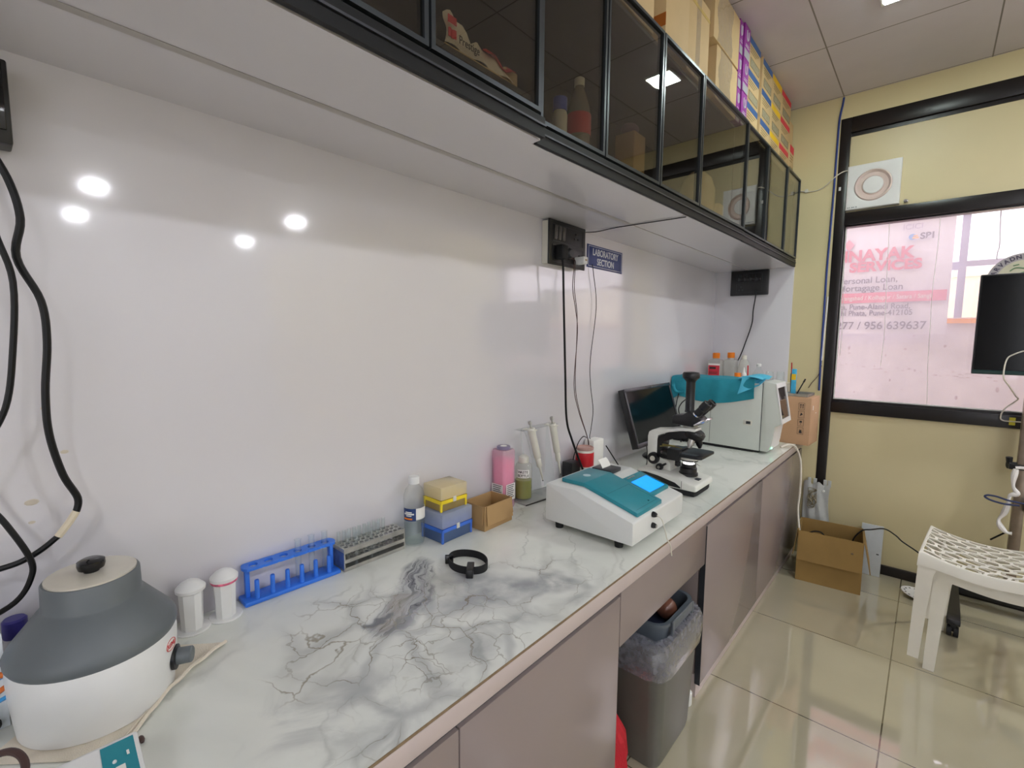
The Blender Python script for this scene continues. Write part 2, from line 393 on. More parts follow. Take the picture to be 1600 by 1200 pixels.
# ------------------------------------------------------------------ the setting
XR, YB = 7.2, -3.0
struct('floor', MB().box(-.1, XR + .1, YB - .1, 7.5, -.08, 0), M['floor'], smooth=0)
struct('ceiling', MB().box(-.1, XR + .1, YB - .1, YL + .12, CZ, CZ + .08), M['ceil'], smooth=0)
struct('wall_left', MB().box(-.1, 0, YB, YL, 0, CZ), M['lam'], smooth=0)
struct('wall_right', MB().box(XR, XR + .1, YB, YL, 0, CZ), M['wallother'], smooth=0)
b = MB(); b.box(-.1, 2.0, YB - .1, YB, 0, CZ); b.box(5.6, XR + .1, YB - .1, YB, 0, CZ); b.box(2.0, 5.6, YB - .1, YB, 0, .8); b.box(2.0, 5.6, YB - .1, YB, 2.4, CZ)  # opening cut behind the camera only to admit soft sky fill
struct('wall_back', b, M['wallother'], smooth=0)
struct('added_fill_window', MB().box(2.0, 5.6, YB - .06, YB - .054, .8, 2.4), M['glass'], smooth=0)  # unseen pane, added with its opening to raise the ambient light
WX0, WX1 = .66, 2.02
b = MB(); b.box(-.1, WX0, YL, YL + .12, 0, CZ); b.box(WX1, XR + .1, YL, YL + .12, 0, CZ); b.box(WX0, WX1, YL, YL + .12, 2.60, CZ)
struct('wall_far', b, M['yellow'], smooth=0)
struct('trim_1', MB().box(0, .467, YL - .006, YL, 0, ZN, .001), M['lam'])            # white end board
sx_ = lambda y: .44 + .026 * (y - 1.63) - .012
b = MB(); b.prism([(0, -1.2), (.436, -1.2), (.436, .889), (sx_(.889), .891), (sx_(1.742), 1.742), (0, 1.742)], ZN, ZN + .018, 'z'); b.prism([(0, 1.7445), (sx_(1.7445), 1.7445), (sx_(2.36), 2.36), (.455, YL), (0, YL)], ZN, ZN + .018, 'z')
struct('trim_2', b, M['soffit'], smooth=0)                                            # board under the wall cabinets
b = MB(); b.box(.204, .222, -1.2, 1.742, ZN - .0012, ZN - .0004); b.box(.212, .217, 1.76, YL - .01, ZN - .002, ZN - .0005)
struct('trim_3', b, mat('joint_strip', (172, 167, 164), .3), smooth=0)
b = MB(); b.box(.70, WX1, YL - .012, YL + .01, 0, .052, .003)
struct('baseboard_far', b, M['alu_black'])

b = MB(); rs = random.Random(4)
for yy_, zz_, rr in ((.077, 1.215, .004), (.098, 1.135, .005), (.052, 1.055, .008), (.050, 1.02, .004), (.30, 1.60, .0)):
    if rr: K = b.M; b.M = Matrix.Translation((.0001, yy_, zz_)) @ Matrix.Diagonal((1, 1.2, .7, 1)); b.lathe([(rr, 0), (rr * .8, .0003)], (0, 0, 0), 9, (1, 0, 0)); b.M = K
struct('trim_5', b, mat('wall_marks', (198, 188, 172), .5), smooth=0)

# the glazed partition: one window
win = bpy.data.objects.new('window_1', None); COL.objects.link(win); win.location = (WX0, YL, 0); win['kind'] = 'structure'
b = MB()
F0, F1 = YL - .004, YL + .075
def rail(x0, x1, z0, z1):
    b.box(x0, x1, F0, F1, z0, z1, .003)
rail(.655, .706, 0, 2.604); rail(1.985, 2.03, 0, 2.604)
rail(.706, 1.985, 2.520, 2.604); rail(.706, 1.985, 2.006, 2.076); rail(.706, 1.985, .913, .978)
# stepped inner beads
b.box(.706, 1.985, YL + .012, F1, 2.50, 2.52); b.box(.706, 1.985, YL + .014, F1, 1.998, 2.006); b.box(.706, 1.985, YL + .014, F1, .978, .992)
b.box(.706, .712, YL + .014, F1, .992, 1.998)
struct('frame', b, M['alu_black'], win)
b = MB(); b.box(.706, 1.985, YL + .016, YL + .03, 2.076, 2.50); struct('upper_panel', b, M['ypanel'], win, smooth=0)
b = MB(); b.box(.706, 1.985, YL + .016, YL + .03, 0, .913); struct('lower_panel', b, M['ypanel'], win, smooth=0)
b = MB(); b.box(.711, 1.985, YL + .030, YL + .036, .990, 2.0); struct('pane', b, M['dusty'], win, smooth=0)
b = MB(); b.box(.712, 1.985, YL + .024, YL + .0295, .992, .998); b.box(.712, .716, YL + .024, YL + .0295, .998, 1.99)
struct('sealant', b, M['paper'], win, smooth=0)

# ------------------------------------------------------------------ outside
b = MB(); b.box(-1.0, 3.6, 4.38, 4.5, 0, 1.50)
o = struct('wall_outside', b, mat('stained_concrete', (212, 205, 211), .9, var=.09, scale=5, bump=.3), smooth=0)
YBN = 4.3
b = MB(); rs = random.Random(9)
for (x0, z0, n_) in ((.62, 1.155, 9), (.95, 1.14, 12), (1.25, 1.12, 8)):
    for k in range(n_):
        xx, zz = x0 + .034 * k, z0 + rs.uniform(-.014, .014) - .004 * k; b.box(xx, xx + rs.uniform(.012, .032), 4.3785, 4.3798, zz, zz + rs.uniform(.003, .009))
for k in range(22):
    xx, zz = rs.uniform(.5, 1.5), rs.uniform(.95, 1.42); K = b.M; b.M = Matrix.Translation((xx, 4.3798, zz)) @ Matrix.Diagonal((1, 1, rs.uniform(.6, 2.2), 1)); b.lathe([(rs.uniform(.003, .009), 0), (.002, .0012)], (0, 0, 0), 9, (0, -1, 0)); b.M = K
struct('trim_4', b, mat('wall_stains', (190, 172, 178), .9, var=.15), smooth=0)
def T(x, z, y=YBN - .003): return Matrix.Translation((x, y, z)) @ Matrix.Rotation(PI / 2, 4, 'X')
ban = thing('hanging_banner', 'pale printed loan banner hanging behind the dusty window glass', 'banner', (.8, YBN, 1.39))
b = MB(); b.sheet(lambda u, v: (.30 + .90 * u, YBN + .006 * math.sin(9 * u) + .004 * math.sin(14 * v + 3 * u), 1.39 + .81 * v), 24, 16, .002)
m_ban = mat('banner_vinyl', (214, 208, 219), .6, var=.03)
obj('sheet', b, m_ban, ban)
b = MB(); b.i = 0
yb = YBN - .016
b.text('INAYAK', .110, T(.605, 1.911, yb), sx=.99, bold=.004); b.text('SERVICES', .092, T(.645, 1.836, yb), sx=1.07, bold=.004)
obj('red_lettering', b, mat('faded_red', (204, 104, 124), .6), ban, smooth=0)
b = MB(); b.box(.40, 1.187, yb, yb + .001, 1.612, 1.683)
obj('red_stripe', b, mat('faded_red_stripe', (214, 116, 138), .6), ban, smooth=0)
b = MB(); b.text('Aurangabad / Kolhapur / Satara / Sangli', .043, T(.575, 1.633, yb - .002), sx=.80)
obj('white_lettering', b, M['paper'], ban, smooth=0)
M['ink'] = mat('faded_grey_ink', (112, 102, 118), .6)
for txt, sz, x, z, s_, bo in (('Personal Loan,', .062, .585, 1.752, .93, .0008), ('Mortagage Loan', .062, .585, 1.698, .93, .0008), ('Plaza, Pune-Alandi Road,', .054, .545, 1.566, .86, .0008), ('Moshi Phata, Pune-412105', .054, .535, 1.521, .84, .0008), ('277 / 956 639637', .076, .590, 1.424, .94, .001), ('SBI', .058, 1.025, 2.027, 1, .002)):
    b = MB(); b.text(txt, sz, T(x, z, yb), sx=s_, bold=bo); obj('text_line', b, M['ink'], ban, smooth=0)
b = MB(); b.text('ICICI', .05, T(.93, 2.098, yb), sx=1.0)
obj('pale_lettering', b, mat('faded_pale_ink', (176, 166, 186), .6), ban, smooth=0)
b = MB(); b.cyl((.985, yb, 2.046), (.985, yb + .001, 2.046), .02); obj('round_mark', b, mat('faded_blue', (120, 160, 214), .6), ban)
b = MB(); b.box(.985, 1.018, yb - .002, yb - .001, 2.033, 2.044); b.box(.99, 1.012, yb - .002, yb - .001, 2.048, 2.056); obj('orange_mark', b, mat('faded_orange', (234, 176, 120), .6), ban, smooth=0)
b = MB(); b.prism([(.60, 2.03), (.63, 2.07), (.665, 2.03), (.635, 1.985)], yb, yb + .001); obj('red_emblem', b, mat('faded_emblem', (222, 150, 170), .6), ban)
m_post = mat('painted_grille', (168, 164, 184), .5)
g = thing('street_grille', 'grey painted metal grille standing outside beside the banner', 'grille', (1.25, 4.42, 1.5))
b = MB(); b.box(1.232, 1.272, 4.40, 4.44, 1.5005, 3.3); obj('upright', b, m_post, g)
b = MB(); b.box(1.272, 3.3, 4.405, 4.435, 1.838, 1.874); obj('crossbar', b, m_post, g)
b = MB(); b.box(1.10, 1.232, 4.405, 4.435, 1.82, 1.872); obj('short_bar', b, m_post, g)
b = MB(); b.box(1.19, 2.6, 4.36, 4.379, 1.462, 1.492)
single('barrier_rail', 'orange rail along the top of the wall outside', 'rail', b, mat('orange_paint', (255, 160, 30), .5), (1.9, 4.37, 1.465))
b = MB(); b.box(1.0, 4.5, 7.0, 7.1, 0, 2.02); b.box(1.25, 4.2, 6.98, 7.1, 2.02, 2.12)
single('street_shed', 'pale yellow and white shed across the street', 'shed', b, [mat('shed_cream', (226, 214, 180), .7)], (2.5, 7.05, 0))
b = MB(); b.cyl((1.85, 6.5, 0), (1.85, 6.5, 2.6), .012); b.cyl((1.82, 6.5, 2.45), (1.90, 6.5, 2.45), .008)
single('street_pole', 'thin grey utility pole far outside the window', 'pole', b, m_post, (1.85, 6.5, 0))
b = MB(); b.tube([(1.398, 4.29, 2.5), (1.400, 4.29, 2.15), (1.409, 4.29, 1.95), (1.404, 4.29, 1.90), (1.403, 4.29, 1.855)], .003)
single('hanging_wire', 'dark wire hanging in front of the pale sky outside', 'wire', b, M['brownwire'], (1.40, 4.29, 1.855))
for i, pts in enumerate([[(1.123, 1.99), (1.123, 1.817), (1.118, 1.6), (1.123, 1.409), (1.128, 1.2), (1.136, 1.068), (1.138, .999)], [(.912, 1.99), (.92, 1.713), (.926, 1.5), (.93, 1.378), (.925, 1.2)], [(.716, 1.9), (.719, 1.729), (.731, 1.428), (.728, 1.25)]]):
    b = MB(); b.tube([(x, YL + .0225, z) for x, z in pts], .0013, 6)
    single('thread', ['long white thread running full height down the window glass', 'white thread on the window glass crossing the word INAYAK', 'short pale thread on the glass next to the dark window frame'][i], 'thread', b, M['paper'], (pts[-1][0], YL + .0225, pts[-1][1]))
# round sticker on the glass
st = thing('round_sticker', 'round grey sticker with circling letters on the window above the television', 'sticker', (1.452, YL + .028, 1.642))
b = MB(); b.lathe([(.134, 0), (.134, .001)], (1.452, YL + .029, 1.642), 64, (0, -1, 0)); obj('grey_disc', b, mat('sticker_grey', (176, 168, 168), .5), st)
b = MB(); b.lathe([(.100, 0), (.100, .001)], (1.452, YL + .0275, 1.642), 64, (0, -1, 0)); obj('inner_disc', b, mat('sticker_cream', (206, 200, 172), .5), st)
b = MB()
for k, ch in enumerate('ARVADNYA'):
    a = math.radians(160 - 11.5 * k)
    Mx = Matrix.Translation((1.452, YL + .0258, 1.642)) @ Matrix.Rotation(-(a - PI / 2), 4, 'Y') @ Matrix.Translation((0, 0, .107)) @ Matrix.Rotation(PI / 2, 4, 'X')
    b.text(ch, .026, Mx, align='CENTER', bold=.001)
obj('lettering', b, mat('sticker_ink', (74, 66, 84), .5), st, smooth=0)
b = MB(); b.tube([(1.40, YL + .026, 1.69), (1.42, YL + .026, 1.705), (1.45, YL + .026, 1.70)], .003); b.tube([(1.41, YL + .026, 1.715), (1.43, YL + .026, 1.72)], .003); b.prism([(1.40, 1.665), (1.46, 1.69), (1.47, 1.675), (1.42, 1.66)], YL + .0258, YL + .0265)
obj('leaf_motif', b, mat('sticker_green', (120, 150, 110), .5), st)

# ------------------------------------------------------------------ wall cabinets
def cabinet(label, y0, y1, doors, xf, x_of=None, zb=1.808):
    """xf: front plane; x_of(y): front X where the doors stand askew"""
    fx = x_of or (lambda y: xf)
    t = thing('wall_cabinet', label, 'cabinet', (0, (y0 + y1) / 2, zb), 'wall cabinets over the worktop')
    xi = min(fx(y0), fx(y1)) - .022
    b = MB()
    b.box(0, .012, y0, y1, zb, 2.30); b.box(.012, xi, y0, y1, 2.288, 2.30); b.box(.012, xi, y0, y1, zb, zb + .012)
    b.box(.012, xi, y0, y0 + .012, zb, 2.29); b.box(.012, xi, y1 - .012, y1, zb, 2.29)
    obj('carcass', b, M['inside'], t, smooth=0)
    b = MB()
    b.prism([(fx(y0) - .010, y0), (fx(y0), y0), (fx(y1), y1), (fx(y1) - .010, y1)], ZN, 1.832, 'z')
    obj('bottom_rail', b, M['rail_black'], t, smooth=0)
    b = MB(); b.prism([(fx(y0) + .0002, y0), (fx(y0) + .004, y0), (fx(y1) + .004, y1), (fx(y1) + .0002, y1)], 1.812, 1.816, 'z')
    obj('rail_lip', b, M['alu_mid'], t, smooth=0)
    for d0, d1 in doors:
        d0 += .002; d1 -= .002
        X = lambda y, k: fx(y) + k
        def slab(b, ya, yb, za, zb_, k0, k1): b.prism([(X(ya, k0), ya), (X(ya, k1), ya), (X(yb, k1), yb), (X(yb, k0), yb)], za, zb_, 'z')
        b = MB(); z0, z1 = 1.838, 2.304; w = .009
        slab(b, d0, d0 + w, z0, z1, -.018, .002); slab(b, d1 - w, d1, z0, z1, -.018, .002)
        slab(b, d0 + w, d1 - w, z0, z0 + w, -.018, .002); slab(b, d0 + w, d1 - w, z1 - w, z1, -.018, .002)
        dr = obj('door', b, [M['alu_door']], t, smooth=0)
        b = MB(); slab(b, d0 + w, d1 - w, z0 + w, z1 - w, -.008, -.004)
        obj('glass_panel', b, M['smoke'], dr, smooth=0)
    return t
M['alu_door'] = mat('dark_door_profile', (66, 71, 75), .3, metal=.6)
cabinet('smoked glass wall cabinet with the torn paper bag, nearest the camera', -1.0, .885, [(-.69, -.38), (-.378, -.068), (-.066, .245), (.247, .557), (.559, .869)], .4527)
cabinet('smoked glass wall cabinet between the torn bag and the window end', .897, 2.358, [(.905, 1.184), (1.186, 1.515), (1.517, 1.84), (1.842, 2.356)], .440, lambda y: .44 + .026 * (y - 1.63))
cabinet('smoked glass wall cabinet next to the cream far wall', 2.361, 3.394, [(2.363, 2.70), (2.702, 3.085), (3.087, 3.392)], .44, lambda y: .456 + .014 * (y - 2.36))
# things behind the smoked glass
t = thing('paper_bag', 'torn crumpled paper packet lying behind the smoked cabinet door', 'packet', (.37, .77, 1.905))
zs = 1.886
random.seed(3)
b = MB()
def bagf(u, v):
    n = math.sin(17 * u + 5 * v) * .006 + math.sin(31 * u) * .004 * v
    top = .056 - .006 * u + .006 * math.sin(13 * u) + .004 * math.sin(29 * u)
    return (.395 + n - .05 * v * v * u, .642 + .215 * u, zs + .022 + top * v * (1 - .25 * u))
b.sheet(bagf, 30, 12, .0012)
obj('wrapper', b, mat('torn_paper', (226, 220, 208), .6, var=.12, scale=30, bump=.6, bscale=70), t)
b = MB()
b.text('Prestige', .022, Matrix.Translation((.4035, .671, zs + .028)) @ Matrix.Rotation(PI / 2, 4, 'Z') @ Matrix.Rotation(PI / 2, 4, 'X'), sx=.8)
obj('lettering', b, M['prdark'], t, smooth=0)
b = MB(); b.sheet(lambda u, v: (.4035 + .002 * math.sin(9 * u), .644 + .020 * u, zs + .030 + .016 * v), 4, 3, .001); b.sheet(lambda u, v: (.4025, .644 + .022 * u, zs + .056 + .014 * v), 4, 3, .001); b.sheet(lambda u, v: (.402 - .02 * v, .757 + .085 * u, zs + .046 + .016 * v - .012 * u + .008 * math.sin(8 * u)), 8, 4, .001)
obj('red_print', b, M['prred'], t)
b = MB(); b.box(.33, .395, .642, .852, zs, zs + .022, .002); b.box(.345, .39, .817, .862, zs + .022, zs + .05, .002)
obj('carton_tray', b, M['card2'], t)
b = MB(); b.box(.013, .42, .56, .88, 1.875, 1.8855)
single('cabinet_shelf', 'dark shelf under the torn paper packet', 'shelf', b, M['inside'], (.2, .72, 1.875), smooth=0)
t = thing('cola_bottle', 'half hidden drink bottle with red label behind smoked glass', 'bottle', (.30, 1.245, 1.8205))
b = MB(); b.lathe([(.030, 0), (.035, .008), (.035, .11), (.036, .17), (.033, .20), (.018, .245), (.013, .26), (.013, .268)], (.30, 1.245, 1.8205), 28); obj('body', b, mat('dull_clear_bottle', (132, 122, 108), .15), t)
b = MB(); b.lathe([(.0362, .12), (.0368, .125), (.0370, .175), (.0360, .18)], (.30, 1.245, 1.8205), 28, None, False, False); obj('red_label', b, M['red'], t)
b = MB(); b.lathe([(.015, .262), (.015, .284), (.012, .286)], (.30, 1.245, 1.8205), 24); obj('cap', b, M['offwhite'], t)
t = thing('small_jar', 'small jar with blue lid beside the drink bottle in cabinet', 'jar', (.30, 1.15, 1.8205))
b = MB(); b.lathe([(.02, 0), (.021, .15), (.018, .16)], (.30, 1.15, 1.8205)); obj('body', b, M['offwhite'], t)
b = MB(); b.lathe([(.02, .16), (.02, .195)], (.30, 1.15, 1.8205)); obj('lid', b, mat('blue_lid', (40, 70, 190), .4), t)
t = thing('small_carton', 'little yellow carton standing behind the second smoked door', 'carton', (.32, 1.52, 1.8205))
b = MB(); b.box(.29, .36, 1.48, 1.56, 1.8205, 2.02, .002); obj('body', b, M['card'], t)
b = MB(); b.sph((.325, 1.515, 2.04), .028, 14, 8, (1, 1.3, .7)); obj('purple_crumple', b, mat('dull_purple', (110, 80, 110), .6), t)
t = thing('plastic_jar', 'clear domed plastic jar inside the smoked cabinet by the fan reflection', 'jar', (.31, 2.17, 1.8205))
b = MB(); b.lathe([(.07, 0), (.075, .02), (.075, .17), (.06, .22), (.03, .25), (.004, .258)], (.31, 2.17, 1.8205), 32); obj('body', b, mat('tan_jar', (196, 172, 132), .25, var=.05), t)
b = MB(); b.box(.30, .38, 2.255, 2.32, 1.8205, 1.95, .004)
single('paper_wad', 'small tan packet beside the domed jar in the cabinet', 'packet', b, M['card2'], (.34, 2.29, 1.8205))

# ------------------------------------------------------------------ worktop and base cabinets
t = thing('worktop', 'white marble patterned worktop with grey swirl running along the wall', 'worktop', (.30, 1.2, .703))
b = MB(); b.box(.001, .590, -1.0, 3.392, .7085, H); obj('slab', b, M['marble'], t, smooth=0)
b = MB(); b.box(.575, .592, -1.0, 3.392, .703, .7398, .001); obj('edge_band', b, M['band'], t)
b = MB(); b.box(.587, .5912, -1.0, 3.392, .7401, .7449); obj('raw_edge', b, M['brownline'], t, smooth=0)
def base_unit(label, y0, y1, doors):
    t = thing('base_cabinet', label, 'cabinet', (.28, (y0 + y1) / 2, 0), 'base cabinets under the worktop')
    b = MB(); b.box(.02, .553, y0, y1, .09, .7025); obj('carcass', b, M['mauve'], t, smooth=0)
    b = MB(); b.box(.02, .562, y0 + .002, y1 - .002, 0, .09); obj('plinth', b, M['band'], t, smooth=0)
    b = MB(); b.box(.554, .566, y0, y1, .668, .7025); b.box(.566, .572, y0, y1, .696, .7025); obj('shadow_rail', b, M['alu_mid'], t, smooth=0)
    for d0, d1 in doors:
        b = MB(); b.box(.556, .575, d0 + .0015, d1 - .0015, .055, .672, .001); obj('door', b, M['mauve'], t)
    return t
u = base_unit('mauve base cabinet at the near end, beside the bin', -1.0, 1.078, [(-.99, -.5), (-.5, .512), (.512, 1.078)])
u = base_unit('glossy mauve base cabinet between the bin and the far wall', 1.712, 3.385, [(1.712, 2.47), (2.47, 3.385)])
b = MB(); b.box(.558, .5775, 1.7112, 1.7128, .056, .672); obj('door_edge_strip', b, M['alu_mid'], u, smooth=0)
t = thing('apron_panel', 'mauve panel bridging the open bay above the grey bin', 'panel', (.56, 1.39, .53))
b = MB(); b.box(.556, .575, 1.081, 1.709, .530, .690, .001); obj('board', b, M['mauve'], t)
b = MB(); b.box(.554, .572, 1.081, 1.709, .692, .7025); obj('shadow_rail', b, M['alu_mid'], t, smooth=0)

# ------------------------------------------------------------------ ceiling lamps
def lamp(x, y, label, m='lamp'):
    t = thing('ceiling_light', label, 'light', (x, y, CZ - .012), 'small square ceiling lights')
    b = MB(); b.box(x - .075, x + .075, y - .075, y + .075, CZ - .012, CZ - .001, .003); obj('frame', b, M['white'], t)
    b = MB(); b.box(x - .062, x + .062, y - .062, y + .062, CZ - .0145, CZ - .0121); obj('diffuser', b, M[m], t, smooth=0)
    return t
L0 = lamp(.955, 2.515, 'small square ceiling light in front of the window, nearest the stacked cartons', 'lampdim')
L1 = lamp(2.35, .85, 'small square ceiling light deeper in the room, out of the picture')
for x, y in [(2.35, 2.55), (2.35, -1.0), (4.85, .87), (6.42, .91), (6.59, 2.78), (4.78, 2.72), (4.8, -1.4), (6.4, -1.4)]:
    dup(L1, (x, y, CZ - .012), 'small square ceiling light deeper in the room, out of the picture')
# ------------------------------------------------------------------ things on the worktop, near to far
# centrifuge
cx, cy = .160, .104
t = thing('centrifuge', 'white bench centrifuge with dark grey cone lid and black knob', 'centrifuge', (cx, cy, H))
b = MB(); b.lathe([(.094, .001), (.098, .004), (.1035, .06), (.105, .098), (.103, .110), (.096, .114)], (cx, cy, H), 64); obj('body', b, M['white'], t)
b = MB(); b.lathe([(.097, .106), (.103, .108), (.106, .114), (.1065, .122), (.102, .131), (.0655, .1775), (.0628, .1792), (.0615, .182), (.0606, .2165), (.0590, .2187)], (cx, cy, H), 64); obj('lid', b, M['grey'], t)
b = MB(); b.lathe([(.0565, .2187), (.0565, .2215), (.050, .2225)], (cx, cy, H), 48); obj('lid_window', b, mat('ivory_lid_window', (206, 200, 184), .25, coat=.3), t)
b = MB(); b.lathe([(.010, .222), (.010, .226), (.0165, .228), (.0180, .234), (.0175, .240), (.012, .243)], (cx, cy, H), 32); obj('lid_knob', b, M['blackgl'], t)
a = math.radians(62); dx, dy = math.cos(a), math.sin(a)
dc = Vector((cx + .1035 * dx, cy + .1035 * dy, H + .052))
b = MB(); b.lathe([(.020, -.002), (.020, .003), (.016, .004)], dc, 28, (dx, dy, 0)); d = obj('dial', b, M['black'], t)
b = MB(); b.lathe([(.0135, .003), (.0130, .024), (.011, .026)], dc, 24, (dx, dy, 0)); obj('dial_cap', b, M['grey'], d)
a2 = math.radians(52); px, py = cx + .1052 * math.cos(a2), cy + .1052 * math.sin(a2)
b = MB(); Mx = Matrix.Translation((px, py, H + .086)) @ Matrix.Rotation(a2 + PI / 2, 4, 'Z') @ Matrix.Rotation(PI / 2, 4, 'X')
K = b.M; b.M = Mx @ Matrix.Diagonal((1.5, 1, 1, 1)); b.lathe([(.0095, -.001), (.0095, .0006)], (0, 0, 0), 28); b.M = K
s = obj('badge', b, M['paper'], t, label='white oval badge with red edge and lettering')
b = MB(); b.M = Mx @ Matrix.Diagonal((1.5, 1, 1, 1)); b.lathe([(.0095, .0004), (.0095, .001), (.0085, .001), (.0085, .0004)], (0, 0, 0), 28, None, False, False); b.M = Mx
b.text('REMI', .0105, Matrix.Translation((0, -.0038, .0008)), align='CENTER', bold=.0002, ext=.0002); obj('badge_print', b, M['red'], s, smooth=0)
# cloth under it
CA, CB, CC, CD = (.150, .292), (.318, .098), (.19, -.03), (.022, .155)
def clothf(u, v):
    x = (CA[0] * (1 - u) + CB[0] * u) * (1 - v) + (CD[0] * (1 - u) + CC[0] * u) * v
    y = (CA[1] * (1 - u) + CB[1] * u) * (1 - v) + (CD[1] * (1 - u) + CC[1] * u) * v
    e = max(0, 1 - v / .16)
    x -= .012 * math.sin(PI * u) * e; y -= .010 * math.sin(PI * u) * e
    return (max(.012, x), y, H + .0015 + e * (.005 + .004 * math.sin(15 * u) ** 2) * (.3 + .7 * math.sin(PI * min(1, u * 1.3))))
b = MB(); b.sheet(clothf, 40, 30, -.0012)
hem = [tuple(Vector(clothf(k / 40, .012)) + Vector((0, 0, .0025))) for k in range(41)]; hem2 = [tuple(Vector(clothf(k / 40, .075)) + Vector((0, 0, .002))) for k in range(6, 41)]
cl = single('cotton_cloth', 'cream cotton cloth spread under the white centrifuge', 'cloth', b, M['cloth'], (cx, cy, H))
b = MB(); b.tube(hem, .0032, 6, 0); b.tube(hem2, .0022, 6, 0); obj('hem', b, M['cloth'], cl)
# control box in the near corner
t = thing('colorimeter', 'white and teal instrument corner at the bottom edge beside centrifuge', 'instrument', (.47, .0, H))
b = MB()
b.rot((.405, .109, H), -3)
b.prism([(.393, H + .006), (.393, H + .082), (.405, H + .09), (.555, H + .062), (.57, H + .05), (.57, H + .006)], -.12, .109, 'y', .003); obj('housing', b, M['white'], t)
def zt(x): return H + .09 - .1867 * (x - .405)
def plate(x0, x1, y0, y1, h, bb=0):
    q = MB(); q.rot((.405, .109, H), -3); q.prism([(x0, zt(x0) + .0002), (x0, zt(x0) + h), (x1, zt(x1) + h), (x1, zt(x1) + .0002)], y0, y1, 'y'); return q
obj('teal_panel', plate(.409, .548, .072, .104, .0008), M['teal'], t, smooth=0)
obj('tube_block', plate(.428, .50, .008, .058, .003), M['blackmat'], t, smooth=0)
b = MB(); b.rot((.405, .109, H), -3)
for i in range(2):
    for j in range(3): b.lathe([(.0075, 0), (.0075, .0012), (.005, .0012), (.005, 0)], (.445 + .03 * i, .018 + .016 * j, zt(.445 + .03 * i) + .003), 20)
obj('well_rims', b, M['blackgl'], t)
b = MB(); b.rot((.405, .109, H), -3); b.sph((.437, .083, zt(.437) + .0015), .0022); obj('indicator', b, M['white'], t)
b = MB(); b.rot((.405, .109, H), -3); b.box(.445, .47, .083, .092, zt(.445), zt(.445) + .0012); b.box(.428, .436, .095, .0975, zt(.428) + .0008, zt(.428) + .0013); obj('label_marks', b, M['paper'], t, smooth=0)
b = MB(); b.tube([(.30, -.03, H + .075), (.325, -.002, H + .088), (.352, .010, H + .082), (.376, .004, H + .06), (.380, -.004, H + .03), (.370, -.02, H + .006)], .0042, 10)
single('power_lead', 'dark lead curling in front of the white centrifuge base', 'cable', b, M['brownwire'], (.370, -.02, H))
b = MB(); b.sph((.305, .128, H + .004), .005, 10, 6, (1.6, .8, .8))
single('grommet', 'tiny dark stopper on the cloth beside the teal instrument', 'stopper', b, M['brownwire'], (.305, .128, H))
# wipes pack at the left edge
t = thing('tissue_pack', 'standing white pack with blue and orange stripes behind the centrifuge', 'packet', (.085, -.045, H))
b = MB(); b.loft([[(.09 + sx * .03 * k, -.05 + sy * .052 * (1 if k > .5 else .95), H + z) for sx, sy in ((-1, -1), (1, -1), (1, 1), (-1, 1))] for z, k in ((.0005, 1), (.05, 1.05), (.10, 1), (.14, .6), (.152, .15))]); obj('pack', b, mat('printed_pack_white', (222, 228, 232), .35), t)
b = MB()
for z, c in ((.07, 0), (.035, 0)): b.tube([(.1215, -.10, H + z - .012), (.1225, -.05, H + z), (.1215, .0035, H + z + .014)], .0035, 6)
b.box(.1, .112, -.08, -.01, H + .128, H + .134); obj('blue_stripes', b, mat('bright_blue_print', (60, 160, 226), .4), t)
b = MB(); b.tube([(.122, -.07, H + .053), (.1232, -.03, H + .052), (.1215, .002, H + .065)], .004, 6); b.sph((.1215, -.002, H + .085), .005, 10, 6); obj('orange_stripes', b, mat('orange_print', (226, 120, 50), .4), t)
b = MB(); b.text('Pe', .030, Matrix.Translation((.121, -.030, H + .098)) @ Matrix.Rotation(PI / 2, 4, 'Z') @ Matrix.Rotation(PI / 2, 4, 'X')); obj('lettering', b, M['navy'], t, smooth=0)
t = thing('capped_bottle', 'small white bottle with purple blue cap against the wall', 'bottle', (.035, .018, H))
b = MB(); b.lathe([(.016, 0), (.018, .004), (.018, .09), (.012, .102)], (.035, .018, H), 24); obj('body', b, M['white'], t)
b = MB(); b.lathe([(.015, .100), (.0155, .103), (.0155, .128), (.013, .131)], (.035, .018, H), 24); obj('cap', b, mat('violet_blue', (58, 52, 140), .4), t)
b = MB(); b.tube([(.15, -.08, H + .03), (.142, -.03, H + .035), (.135, -.012, H + .02), (.13, -.018, H + .007)], .006, 8)
single('black_plug_lead', 'thick black lead lying between the striped pack and centrifuge', 'cable', b, M['wire'], (.13, -.018, H))

# the two staining jars
def jar(x, y, label, stain=False, rz=0):
    t = thing('staining_jar', label, 'jar', (x, y, H), 'white staining jars')
    b = MB(); b.lathe([(.031, 0), (.032, .002), (.030, .004)], (x, y, H), 40); obj('foot', b, M['white'], t)
    b = MB(); b.rot((x, y, H), rz)
    def ring(r, z): return [(x + sx, y + sy, H + z) for sx, sy in ((-r, -r * .35), (-r * .35, -r), (r * .35, -r), (r, -r * .35), (r, r * .35), (r * .35, r), (-r * .35, r), (-r, r * .35))]
    b.loft([ring(.0185, .003), ring(.021, .085)]); obj('body', b, M['white'], t, smooth=20)
    b = MB(); b.lathe([(.0235, .082), (.026, .084), (.0265, .090), (.024, .093), (.018, .099), (.009, .104), (.002, .1055)], (x, y, H), 40); obj('lid', b, M['white'], t)
    if stain:
        b = MB(); b.lathe([(.0245, .078), (.0255, .0815), (.024, .083)], (x, y, H), 40); obj('stain_ring', b, mat('pink_stain', (222, 110, 140), .5, var=.4, scale=90), t)
    return t
jar(.046, .262, 'white staining jar with plain domed lid beside the centrifuge', rz=20)
